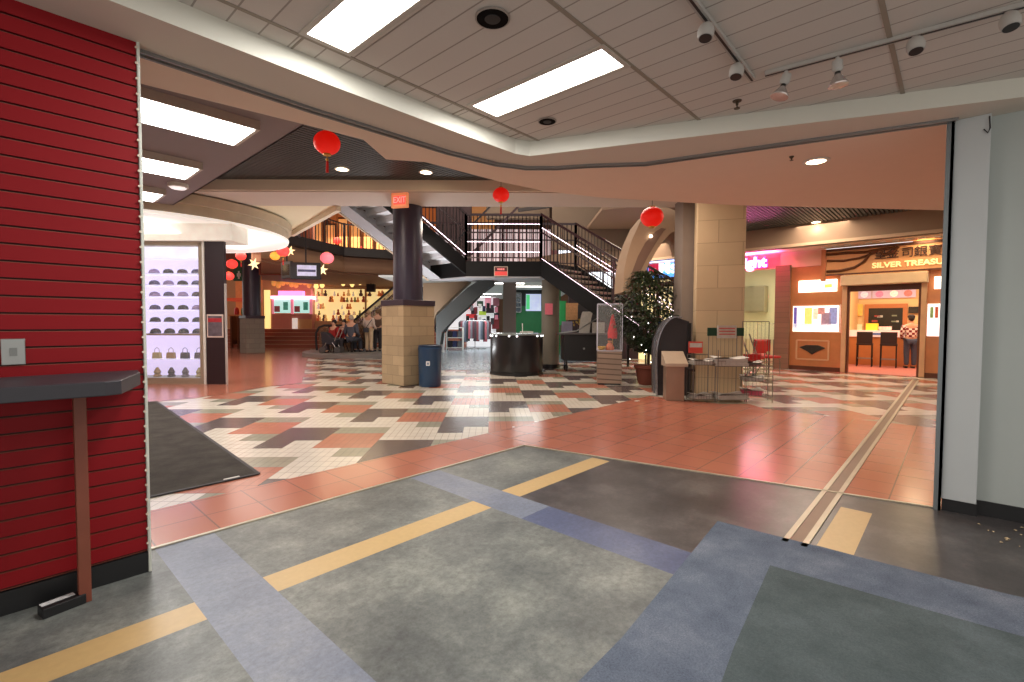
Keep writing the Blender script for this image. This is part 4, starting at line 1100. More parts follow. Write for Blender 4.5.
# --- shop interior
floor_r = mat('pink shop floor', (186,112,104), .5, var=.05)
t = row(); t.box(xd0-.6,xd1+2,.12,6.2,-.002,.006); struct(t, 'floor', floor_r)
M_int = mat('interior cream', (240,206,150), .6, var=.03)
t = row(); t.box(xd0-.6,xd1+2,5.0,5.1,0,3.0); struct(t, 'wall_interior', M_int)
t = row(); t.box(xd0-.62,xd0-.5,.15,5.0,0,3.0); struct(t, 'wall_interior_left', M_int)
t = row(); t.box(xd1+2,xd1+2.1,.15,5.0,0,3.0); struct(t, 'wall_interior_right', M_int)
t = row(); t.box(xd0-.6,xd1+2,.12,5.0,2.95,3.0); struct(t, 'ceiling', M_int)
# counter
off = 3.4; xi = lambda px, o_=off: x_(px,o_)
ct = thing('service_counter', 'orange wood service counter with a white top inside the orange shop', 'counter', FP(0,off,0), fa)
MB().box(xd0-.5,xi(924),0,.5,0,.92).build('front', M_wood, ct)
MB().box(xd0-.5,xi(924),-.04,.55,.92,1.13).build('top', mat('counter white', (240,214,206), .4, emit=.3), ct)
MB().box(xi(866),xi(884),-.05,-.04,.98,1.05).build('blue_strip', mat('blue strip', (110,130,190), .5), ct)
MB().box(xi(882),xi(898),-.06,-.04,.96,1.08).build('red_strip', mat('red strip', (206,90,90), .5), ct)
# hatch & pictures on interior wall
off2 = 4.95
f = thing('kitchen_hatch', 'dark kitchen hatch in an orange frame behind the shop counter', 'serving hatch', FP(0,off2,0), fa)
a, b_ = xi(864,off2), xi(907,off2); t0 = fx(885,304,off2)[1]; c0 = fx(885,334,off2)[1]
MB().box(a,b_,-.03,0,c0,t0).build('frame', M_wood, f)
g_ = MB().box(a+.12,b_-.12,-.035,-.02,c0,t0-.14).build('opening', mat('kitchen dark', (24,26,22), .4, var=.6, vs=9), f)
for k in range(14):
    u = random.random(); v = random.random(); xx = a+.2+(b_-a-.45)*u; zz = c0+.1+(t0-c0-.45)*v
    MB().box(xx,xx+random.uniform(.05,.16),-.045,-.035,zz,zz+random.uniform(.03,.08)).build('utensil', mat('utensil%d'%(k%4), [(120,130,110),(180,180,170),(150,60,50),(70,84,76)][k%4], .5, emit=.15), f)
for k, px in enumerate((863.5,878.5,893,907)):
    p_ = FP(xi(px,off2),off2-.02,fx(885,294,off2)[1])
    t = thing('food_picture', 'framed food picture above the kitchen hatch, %s from the left' % ['first','second','third','fourth'][k], 'picture', p_, fa)
    MB().box(-.2,.2,-.02,0,-.14,.14).build('frame', mat('picture pale', (196,176,196), .5, emit=.3), t)
    MB().lathe([(.0,0),(.11,0),(.11,.01)], n=18, M=Matrix.Translation((0,-.02,0))@Matrix.Rotation(PI/2,4,'X')).build('plate', mat('dish%d'%k, [(206,206,226),(200,120,150),(236,226,206),(190,110,100)][k], .4, emit=.5, var=.5, vs=20), t)
t = thing('menu_notice', 'small black menu notice on the cream wall right of the hatch', 'notice', FP(xi(915,off2),off2-.02,fx(915,310,off2)[1]), fa)
MB().box(-.18,.18,-.02,0,-.11,.11).build('board', mat('notice black', (44,34,24), .5, var=.9, vs=30), t)
for k, (px, py) in enumerate(((857,310),(857,330))):
    t = thing('wall_notice', ['orange notice on the cream wall left of the hatch','pale framed notice low on the cream wall left of the hatch'][k], 'notice', FP(xi(px,off2),off2-.02,fx(px,py,off2)[1]), fa)
    MB().box(-.15,.15,-.02,0,-.2,.2).build('sheet', mat('notice o%d'%k, [(244,176,80),(244,220,170)][k], .5, emit=.3, var=.3, vs=12), t)
t = thing('yellow_box', 'yellow box standing on the shop counter below the hatch', 'box', FP(xi(872,off+.2),off+.2,1.13), fa)
MB().box(-.15,.15,-.1,.1,0,.22).build('box', mat('yellow carton', (240,206,60), .5, emit=.3), t)
t = thing('white_tray', 'pale tray of food on the shop counter to the right of the yellow box', 'tray', FP(xi(885,off+.2),off+.2,1.13), fa)
MB().lathe([(.12,0),(.17,.03),(.17,.12),(.15,.12)], n=18).build('tray', mat('pale pink', (240,200,190), .5, emit=.2), t)
# bar chairs
def barchair(label, x, y):
    t = thing('bar_chair', label, 'bar chair', FP(x,y,.006), fa+.1)
    for sx in (-.19,.19):
        MB().bar((sx,-.19,0),(sx*.95,-.17,1.08),.03,.03).build('leg', M_blackm, t); MB().bar((sx,.19,0),(sx*.95,.17,.68),.03,.03).build('leg', M_blackm, t)
    MB().box(-.21,.21,-.2,.2,.66,.72).build('seat', mat('espresso leather', (40,24,20), .4), t, bevel=.01)
    MB().box(-.2,.2,-.2,-.16,.72,1.08).build('backrest', MATS['espresso leather'], t, bevel=.01)
    mb = MB(); mb.bar((-.19,-.18,.25),(.19,-.18,.25),.02,.02).bar((-.19,.18,.25),(.19,.18,.25),.02,.02).bar((-.19,-.18,.25),(-.19,.18,.25),.02,.02).bar((.19,-.18,.25),(.19,.18,.25),.02,.02); mb.build('footrest', M_alu, t)
barchair('dark high backed bar chair at the shop counter, left of two', x_(865,2.8), 2.85)
barchair('dark high backed bar chair at the shop counter, right of two beside the person', x_(889,2.8), 2.85)
def arealight(name, loc, energy, col, sx, sy_, rot=(0,0,0)):
    ld = bpy.data.lights.new(name, 'AREA'); ld.shape = 'RECTANGLE'; ld.size = sx; ld.size_y = sy_; ld.energy = energy; ld.color = col
    lo = bpy.data.objects.new(name, ld); COL.objects.link(lo); lo.location = loc; lo.rotation_euler = rot; return lo
def pointlight(loc, energy, col, r=.12):
    ld = bpy.data.lights.new('room_light', 'POINT'); ld.energy = energy; ld.color = col; ld.shadow_soft_size = r
    lo = bpy.data.objects.new('room_light', ld); COL.objects.link(lo); lo.location = loc; return lo
arealight('shop_ceiling_light', FP(2.4,2.4,2.9), 130, (1,.82,.58), 2.6, 3)

# --- the bright food shop left of the pilaster
x0 = fx(742)[0]-.6; x1 = xa
t = row(); t.box(x0-1.5,x1+.2,3.4,3.5,0,3.4); struct(t, 'wall_cafe', mat('cafe cream', (226,218,180), .6, emit=.08, var=.04))
t = row(); t.box(x1+.02,x1+.14,.3,3.4,0,3.4); struct(t, 'wall_cafe_side', MATS['cafe cream'])
t = row(); t.box(-12,x1+.1,.0,.15,2.98,3.42); struct(t, 'wall_sign_band', mat('sign band pink', (236,170,176), .6))
fxl = lambda px, y, o_=-.03: FP(fx(px,y,o_)[0], o_, fx(px,y,o_)[1])
t = thing('neon_sign', 'glowing pink and white shop sign lettering beside the stone column', 'sign', fxl(757,263), fa)
f = text_mesh('light', .44, .03, 'lettering', mat('pink neon', (255,236,250), .4, emit=2.6, ecol=(255,205,235), var=0), t, (-.09,-.06,0), bold=.01)
f = text_mesh('light', .44, .01, 'glow_backing', mat('pink glow', (255,70,170), .4, emit=2, ecol=(255,50,150), var=0), t, (-.09,-.03,0), bold=.035)
arealight('neon_spill', fxl(752,258,-.5), 55, (1,.12,.5), 1.4,.3, (PI,0,fa))
# cafe cabinets and counter
for k, px in enumerate((746,757)):
    x = fx(px,300,3.0)[0]
    t = thing('wall_cabinet', ['pale hanging cabinet in the bright food shop, nearer the stone column','pale hanging cabinet in the bright food shop, nearer the tiled pilaster'][k], 'cabinet', FP(x-.3,3.05,1.75), fa)
    MB().box(0,.55,0,.34,0,.95).build('carcass', mat('cabinet cream', (176,164,136), .5), t)
    MB().box(.03,.52,-.02,0,.03,.92).build('door', mat('cabinet door', (150,142,122), .4), t, bevel=.01)
x = fx(744,350,2.0)[0]
t = thing('food_counter', 'low glass fronted counter inside the bright food shop', 'counter', FP(x-.3,2.2,0), fa)
MB().box(0,2.2,0,.6,0,.8).build('base', mat('counter base', (208,196,168), .5), t)
MB().prismy([(0,.8),(1.9,.8),(1.9,1.15),(1.7,1.35),(.1,1.35),(0,1.15)], .05,.5).build('glass_case', M_glass, t)
mb = MB()
for x_a in (0,.63,1.27,1.9): mb.bar((x_a,.05,.8),(x_a,.05,1.3),.02,.02)
mb.bar((0,.05,1.33),(1.9,.05,1.33),.02,.02); mb.build('case_frame', M_chrome, t)
arealight('cafe_light', FP((x0+x1)/2,1.6,3.2), 40, (1,.93,.72), 1.6, 2.2)
# red chairs
M_rc = mat('red vinyl', (176,26,30), .4)
def redchair(label, lat, dep, rz):
    t = thing('dining_chair', label, 'chair', SF(lat,dep,0), rz)
    for sx in (-.2,.2):
        MB().tube([(sx,-.2,0),(sx,-.2,.45)], .013, 8).build('leg', M_chrome, t)
        MB().tube([(sx,.2,0),(sx,.2,.45),(sx,.25,.9)], .013, 8).build('leg', M_chrome, t)
    MB().box(-.22,.22,-.22,.22,.43,.49).build('seat', M_rc, t, bevel=.015)
    MB().box(-.21,.21,.2,.25,.58,.9).build('backrest', M_rc, t, bevel=.015)
redchair('red chrome legged chair nearest the right wire rack, back to the viewer', LZ(752,350,12.2)[0], 12.2, RZ+PI+.5)
redchair('red chrome legged chair before the bright food shop, middle of three', LZ(760,350,13.2)[0], 13.2, RZ+PI-.3)
redchair('red chrome legged chair beside the brown tiled pilaster', LZ(768,350,12.6)[0], 12.6, RZ+.4)
t = thing('stroller_frame', 'folded chrome push chair frame leaning behind the newspaper racks', 'push chair', SF(LZ(748,350,11.4)[0],11.4,0), RZ)
for dx in (0,.2):
    MB().tube([(-.18+dx,0,1.08),(-.08+dx,0,.8),(.12+dx,0,.35)], .018, 8).build('handle_tube', M_chrome, t)
    MB().tube([(.12+dx,0,.35),(.0+dx,0.1,.06)], .014, 8).build('leg', M_chrome, t)
    MB().cyl((-.02+dx,.1,.06),(.02+dx,.1,.06),.06,n=14).build('wheel', M_black, t)
MB().box(-.1,.3,-.03,.03,.32,.6).build('seat_cloth', M_rc, t)

# --- blue fronted shop seen through the arch
xc0, xc1 = fx(640,300)[0], fx(690,300)[0]
t = thing('lit_sign', 'blue lit shop sign with white letters and a red block seen beside the arch', 'sign', FP(xc0,-.05,0), fa)
zt, zb = fx(670,258)[1], fx(670,277)[1]
MB().box(0,xc1-xc0+.6,-.08,.05,zb,zt).build('light_box', mat('blue glow', (90,160,240), .5, emit=.9, ecol=(70,150,255), var=.2, vs=1.5), t)
xr0 = fx(651,265)[0]-xc0; xr1 = fx(661,265)[0]-xc0
f = MB().box(xr0,xr1,-.12,-.08,zb+.1,zt-.18).build('red_block', mat('sign red', (190,20,50), .5, emit=.6), t)
MB().box(xr0+.1,xr1-.1,-.13,-.12,(zb+zt)/2-.06,(zb+zt)/2).build('white_bar', M_white, f)
text_mesh('MsV', .62, .02, 'lettering', mat('white glow', (255,255,255), .4, emit=1.5, var=0), t, (fx(675,266)[0]-xc0,-.14,(zb+zt)/2-.02), xs=.95, bold=.01)
t = row(); t.box(xc0-2,xc1+1.2,.3,.4,0,zb-.05); struct(t, 'wall_kitchen', mat('kitchen glow', (246,226,170), .5, emit=.8, ecol=(255,226,160), var=.35, vs=1.2))
mb = row()
for px in (655,672,690): 
    x = fx(px,300)[0]; mb.box(x-.05,x+.05,.15,.3,0,zb)
mb.box(xc0-2,xc1+1.2,.15,.3,zb-.3,zb-.15)
struct(mb, 'window_1', M_wooddk)
arealight('blue_spill', FP(xc1-.8,-.7,3.3), 20, (.2,.35,1), 2,.3, (PI,0,fa))
# ceiling downlights on slatted ceiling (right) and others
for k, (px, py, lab) in enumerate(((816,222,'round downlight in the slatted ceiling, centre of the right hand view'),(867,205,'round downlight at the peach soffit edge on the right'),(773,204,'round downlight at the soffit edge just right of the stone column'),(922,215,'round downlight in the slatted ceiling nearest the right door channel'),(342,169,'round downlight beside the first red lantern in the slatted ceiling'),(426,172,'dim round downlight in the slatted ceiling near the beam'))):
    p_ = G(px,py,3.995); downlight(lab, p_.x, p_.y, 3.995, .1, [10,25,0,0,40,0][k], (1,.75,.6))

# ================================================================== FAR LEFT: GALLERY, RAISED LEVEL, SHOPS
def slab(px0, d0, px1, d1, z0, z1, th, name, m, out=0):
    a = SF((px0-512)/F*d0, d0); b_ = SF((px1-512)/F*d1, d1); d = (b_-a).normalized(); n = Vector((-d.y, d.x, 0))
    if n.dot(FW) < 0: n = -n
    mb = MB(); vs = [a,b_,b_+n*th,a+n*th]
    mb.add([(v.x,v.y,z0) for v in vs]+[(v.x,v.y,z1) for v in vs], [(0,3,2,1),(4,5,6,7),(0,1,5,4),(1,2,6,5),(2,3,7,6),(3,0,4,7)])
    return struct(mb, name, m)
M_fas = mat('gallery fascia', (150,112,84), .7, var=.05)
M_curb = mat('gallery curb', (34,24,22), .5)
pts = [(262,15.5),(300,17.2),(345,19.6),(400,20.6),(470,22)]
for i in range(4):
    (a, da), (b_, db) = pts[i], pts[i+1]
    slab(a,da,b_,db,4.0,4.35,.5,'trim_%d'%(16+i),M_curb)
    slab(a,da+.5,b_,db+.5,3.3,4.05,.4,'wall_gallery_%s'%['west','centre','east','end'][i],M_fas)
# gallery floor
mb = MB()
vs = [SF((a-512)/F*d,d,4.3) for a, d in pts]; vs2 = [SF((a-512)/F*(d+8),d+8,4.3) for a, d in pts]
mb.add(vs+vs2[::-1], [tuple(range(10))]); mb.add([v-Vector((0,0,.95)) for v in vs+vs2[::-1]], [tuple(range(10))])
struct(mb, 'floor', M_fas)
gal = thing('gallery_railing', 'dark picket railing along the upper gallery above the far shops', 'railing', vs[1])
for i in range(4):
    a = vs[i]-vs[1]; b_ = vs[i+1]-vs[1]; L_ = (b_-a).length
    MB().bar(a+Vector((0,0,.95)), b_+Vector((0,0,.95)),.07,.05).build('handrail', M_rail, gal)
    mb = MB(); n = int(L_/.16)
    for k in range(n): q = a.lerp(b_,k/n); mb.bar(q+Vector((0,0,.02)), q+Vector((0,0,.93)),.022,.022)
    tag(mb.build('pickets', M_pick, gal), kind='stuff')
    MB().bar(a, a+Vector((0,0,1.0)),.08,.08).build('post', M_rail, gal)
# gallery back wall, warm
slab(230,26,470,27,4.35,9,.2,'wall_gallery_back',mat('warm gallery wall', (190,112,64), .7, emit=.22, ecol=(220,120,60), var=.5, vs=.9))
slab(300,24.5,330,24.7,4.35,7.5,.15,'trim_21',mat('gallery brown', (120,66,40), .7, emit=.1))
for k in range(9):
    px = 296+k*10.5; dd = 22.5+k*.25
    t = thing('upper_lantern', 'red lantern hung behind the upper gallery railing', 'lantern', SF((px-512)/F*dd,dd,4.95+.35*math.sin(k*2.1)), 0, 'red decorations along the upper gallery')
    MB().ball((0,0,0),.2,.2,.17,12,8).build('shade', M_red2, t, smooth=True); MB().cyl((0,0,.17),(0,0,3.2),.01,n=5).build('cord', M_blackm, t)
for k in range(7):
    px = 306+k*12.5; dd = 23.8
    t = thing('lit_shop_pane', 'warm lit upper floor shop pane behind the gallery railing', 'window', SF((px-512)/F*dd,dd,4.35), RZ, 'lit panes behind the upper gallery')
    MB().box(-.2,.2,0,.06,0,1.7+.3*(k%2)).build('pane', mat('amber pane', (236,170,110), .4, emit=.45, ecol=(250,170,100), var=.7, vs=3), t)
    MB().box(-.24,.24,.06,.1,0,1.8+.3*(k%2)).build('frame', M_wooddk, t)

# raised level and its steps
M_step = lines_mat('step tile', (150,84,66), (196,150,120), [(Vector((0,0,1/.19)), .04)], .12, rough=.3, var=.1)
t = MB(M=Mc); zR = .95
for k in range(5): t.box(-14,-6.1,24.3+.38*k,24.7+.38*k,0,.19*(k+1))
t.box(-16,-2.5,26.2,31,0,.95); struct(t, 'floor', M_step)
# back wall of far court
dF = 28.2
M_tan = mat('tan far wall', (186,140,100), .7, var=.1, vs=1)
t = MB(M=Mc); t.box(-20,-5.2,dF,dF+.2,0,4.4); struct(t, 'wall_far', M_tan)
def farbox(name, label, cat, px0, px1, y0, y1, dep, m, th=.1, parts=None, group=None):
    a, zt = LZ(px0,y0,dep); b_, zb = LZ(px1,y1,dep)
    t = thing(name, label, cat, SF(a,dep,zb), RZ, group); MB().box(0,b_-a,0,th,0,zt-zb).build('panel', m, t)
    return t, b_-a, zt-zb
# pink arcade shop
t = thing('pink_kiosk', 'far shop front with pink neon header and two glass windows', 'shop front', SF(LZ(272,331,27)[0],27,zR), RZ)
w_ = LZ(312,331,27)[0]-LZ(272,331,27)[0]; zz = lambda y, d=27: LZ(290,y,d)[1]-zR
MB().box(0,w_,0,.8,0,zz(314)).build('base_panel', mat('pink brown base', (196,130,116), .5), t)
for k in range(2):
    x0_ = .1+k*w_/2; f = MB().box(x0_,x0_+w_/2-.15,.02,.06,zz(313),zz(299)).build('window', mat('arcade window', (150,190,180), .4, emit=.9, ecol=(170,215,205), var=.7, vs=5), t)
    MB().box(x0_+.05,x0_+.35,-.01,.02,zz(312),zz(306)).build('goods', mat('arcade goods', (120,60,60), .5, emit=.4, var=.6, vs=7), f)
    MB().box(x0_+.55,x0_+.8,-.01,.02,zz(310),zz(302)).build('goods', mat('arcade goods green', (60,130,110), .5, emit=.5, var=.6, vs=7), f)
for a_, b_ in ((0,.12),(w_/2-.06,w_/2+.06),(w_-.12,w_)): MB().box(a_,b_,0,.1,zz(314),zz(298)).build('post', mat('pink post', (226,130,150), .5, emit=.5), t)
MB().box(0,w_,-.1,.5,zz(299),zz(296)).build('neon_edge', mat('neon edge', (255,200,225), .4, emit=3, ecol=(255,170,210), var=0), t)
MB().box(.4,w_-.5,-.05,.3,zz(296),zz(291)).build('neon_header', mat('neon header', (255,120,190), .4, emit=2.2, ecol=(255,120,190), var=.5, vs=2), t)
MB().box(w_*.58,w_,-.02,.0,0,zz(319)).build('tan_panel', mat('tan panel', (206,160,110), .5), t)
t, a, b_ = farbox('menu_poster', 'small white poster between the panels of the pink kiosk', 'poster', 292,297,318,330,26.8, mat('poster white', (230,220,210), .5, emit=.5))
# bright doorway
t, a, b_ = farbox('lit_doorway', 'narrow bright yellow doorway beside the distant plum column', 'doorway', 264,270,290,330,27.8, mat('doorway glow', (246,222,160), .5, emit=.8, ecol=(255,226,140)))
# yellow gift shop
t = thing('gift_shop', 'far bright yellow gift shop window crowded with goods', 'shop front', SF(LZ(313,331,27.4)[0],27.4,zR), RZ)
w_ = LZ(394,331,27.4)[0]-LZ(313,331,27.4)[0]; zz = lambda y: LZ(340,y,27.4)[1]-zR
MB().box(0,w_,.3,.35,0,zz(288)).build('lit_back', mat('gift glow', (236,216,166), .5, emit=.65, ecol=(250,222,150), var=.15, vs=1.5), t)
mb = MB(); mb.box(-.1,w_,0,.1,zz(289),zz(286)); mb.box(-.1,.05,0,.1,0,zz(288)); mb.box(w_*.64,w_*.66,0,.1,0,zz(288)); mb.box(0,w_,0,.3,0,zz(321)); mb.build('frame', mat('gift frame', (214,176,130), .5), t)
rr = random.Random(3)
for k in range(110):
    u = rr.uniform(.03,.95)*w_; h_ = rr.uniform(.12,.4); v = rr.choice([zz(321),zz(321),zz(315),zz(309),zz(302),zz(296)]); cl = rr.choice([(190,90,50),(240,190,120),(220,130,60),(150,60,40),(240,225,200),(120,110,60),(80,50,40)])
    f = thing('gift_item', 'small gift shop figure in the bright yellow window', 'ornament', SF(LZ(313,331,27.4)[0],27.4,zR)+SF(u,.18,v), RZ, 'gifts crowding the far yellow shop window')
    MB().lathe([(h_*.25,0),(h_*.32,h_*.3),(h_*.14,h_*.55),(h_*.2,h_*.75),(h_*.08,h_)], n=8).build('figure', mat('gift'+str(cl), cl, .5, emit=.25), f, smooth=True)
# golden hanging ornaments
for k, (px, y0, y1) in enumerate(((316,277,289),(322,275,288),(343,272,286),(352,271,287),(360,271,285))):
    l, zt = LZ(px,y0,26); zb = LZ(px,y1,26)[1]
    f = thing('gold_streamer', 'pale gold streamer hanging on the wall above the yellow gift shop', 'ornament', SF(l,26,zb), RZ, 'gold streamers above the gift shop')
    MB().lathe([(.05,0),(.13,.15*(zt-zb)),(.09,.5*(zt-zb)),(.12,.75*(zt-zb)),(.04,zt-zb)], n=10).build('streamer', mat('gold glow', (255,220,150), .5, emit=1.2, ecol=(255,215,130)), f, smooth=True)
    MB().cyl((0,0,zt-zb),(0,0,zt-zb+.25),.01,n=5).build('cord', M_blackm, f)
for k in range(9):
    px = 274+k*4.4; l, z = LZ(px,283+2*math.sin(k*1.7),27.9)
    f = thing('gold_flower', 'gold flower ornament on the wall above the pink kiosk', 'ornament', SF(l,27.9,z), RZ, 'gold flowers above the pink kiosk')
    MB().ball((0,0,0),.16,.08,.2,10,6).build('flower', mat('gold dull', (206,150,70), .5, emit=.4), f, smooth=True)
    MB().cyl((0,.0,0),(0,.3,0),.02,n=6).build('pin', M_blackm, f)
# small black monitor
l, z = LZ(371,288,25)
t = thing('wall_speaker', 'small black box hanging above the gift shop near the column', 'speaker', SF(l,25,z), RZ)
MB().box(-.2,.2,-.15,.15,-.2,.2).build('box', M_black, t); MB().cyl((0,0,.2),(0,0,3.35-z),.02).build('hanger', M_blackm, t)
l, z = LZ(377,273,20.6)
t = MB().ball((0,0,0),.12).build('red_lamp', M_red2); t.location = SF(l,20.9,z); tag(t, 'small glowing red lamp on the gallery fascia', 'lamp')
# hanging TVs
l0_, z0_ = LZ(292,279,14.5); 
t = thing('television', 'hanging flat television showing a pale picture, under the canopy rim', 'television', SF(LZ(306,271,14.5)[0],14.5,LZ(306,271,14.5)[1]), RZ+.2)
MB().box(-.42,.42,-.04,.04,-.25,.25).build('case', M_black, t, bevel=.01)
M_scr = mat('tv picture', (170,170,200), .4, emit=.4, ecol=(220,216,236), var=.7, vs=7)
f = MB().box(-.24,.3,-.046,-.04,-.15,.17).build('screen', M_scr, t)
MB().box(-.22,.28,-.05,-.046,-.03,.04).build('picture_band', mat('tv dark', (60,60,90), .4, emit=.3, var=.9, vs=9), f)
MB().cyl((0,0,.25),(0,0,1.6),.02).build('ceiling_pole', M_blackm, t)
t = thing('television', 'hanging television turned edge on, dark, left of the lit screen', 'television', SF(LZ(287,270,14.7)[0],14.7,LZ(287,270,14.7)[1]), RZ-.7)
MB().box(-.3,.3,-.04,.04,-.25,.25).build('case', M_black, t, bevel=.01)
MB().box(-.22,.22,-.046,-.04,-.16,.16).build('screen', mat('dead screen', (26,24,28), .15), t)
MB().cyl((0,0,.2),(0,0,1.6),.02).build('ceiling_pole', M_blackm, t)
# green banner, red stall at far left
t, a, b_ = farbox('green_banner', 'dark green banner with white marks near the distant column', 'banner', 233,244,259,281,20.5, mat('banner green', (26,70,48), .6, emit=.1, var=.4, vs=6), .03)
f = star; mb = MB(); mb.box(a*.35,a*.7,-.01,0,b_*.2,b_*.35); mb.box(a*.45,a*.6,-.01,0,b_*.1,b_*.45); mb.build('white_mark', M_white, t)
MB().cyl((a/2,0,b_),(a/2,0,b_+1.2),.01,n=6).build('cord', M_blackm, t)
t = thing('snack_stall', 'orange fronted stall with a counter behind the distant plum column', 'stall', SF(LZ(226,345,24)[0],24,0), RZ)
w_ = 1.35; MB().box(0,w_,.9,1.0,0,3.6).build('back_panel', mat('stall orange', (206,120,70), .6, emit=.25, var=.2), t)
MB().box(0,w_,0,.9,2.35,2.5).build('awning', mat('stall red', (206,80,50), .6, emit=.3), t)
MB().box(0,w_,.2,.7,1.6,1.68).build('counter_top', M_wood, t)
for x in (.1,.45,.8,1.15): MB().box(x,x+.08,.2,.7,0,1.6).build('leg', M_wooddk, t)
for k in range(3):
    f = thing('snack_jar', 'coloured jar on the counter of the orange stall', 'jar', SF(LZ(226,345,24)[0],24,0)+SF(.3+.35*k,.45,1.68), RZ, 'jars on the orange stall')
    MB().lathe([(.1,0),(.12,.1),(.1,.3),(.05,.36)], n=10).build('jar', mat('jar%d'%k, [(200,50,40),(60,110,70),(230,170,60)][k], .4), f, smooth=True)

# red brown wall behind lanterns, left of gallery
t = MB(M=Mc); t.box(-12.2,-8.4,20.5,20.7,3.3,6); struct(t, 'wall_lantern', mat('red brown wall', (122,60,44), .7, emit=.08, var=.4, vs=1.5))

# ================================================================== ROUND PLATFORM, ESCALATOR, PEOPLE
pc = SF(-5.9, 20.1)
mb = MB(); mb.lathe([(2.6,0),(2.6,.13),(2.5,.16)], c=pc, n=72); struct(mb, 'floor', mat('platform edge', (128,122,116), .5, var=.08))
esc = thing('escalator', 'escalator with black handrail rising to the right behind the stone column', 'escalator', SF(LZ(322,350,19.6)[0],19.6,.16), RZ)
pw = []
x0_, zb_ = 0, 0
P0 = LZ(318,338,19.6)
hp = [(317,352),(316,342),(316,333),(319,327.5),(324,325.5),(335,325.5),(347,325.5),(352,322),(375,303),(395,286),(430,257)]
base = LZ(322,350,19.6)
pts3 = [(LZ(x,y,19.6)[0]-base[0], 0, LZ(x,y,19.6)[1]-.16) for x, y in hp]
for yoff in (0, 1.1):
    MB().tube([(x,yoff,max(.02,z)) for x, y, z in pts3], .045, 8).build('handrail', M_black, esc, smooth=True)
    MB().prismy([(pts3[3][0],.02),(pts3[7][0]+.4,.02),(pts3[10][0],pts3[10][2]-.95),(pts3[10][0],pts3[10][2]-.05),(pts3[7][0],pts3[7][2]-.04),(pts3[3][0],pts3[3][2]-.04)], yoff-.012,yoff+.012).build('balustrade_panel', mat('smoked panel', (120,96,76), .2, alpha=.45), esc)
mb = MB()
for k in range(18):
    x = pts3[7][0]-.3+k*.24; z = .02+.2*k
    mb.box(x,x+.24,.08,1.02,max(0,z-.5),z+.0)
mb.build('steps', mat('escalator steps', (92,88,86), .4, .5), esc)

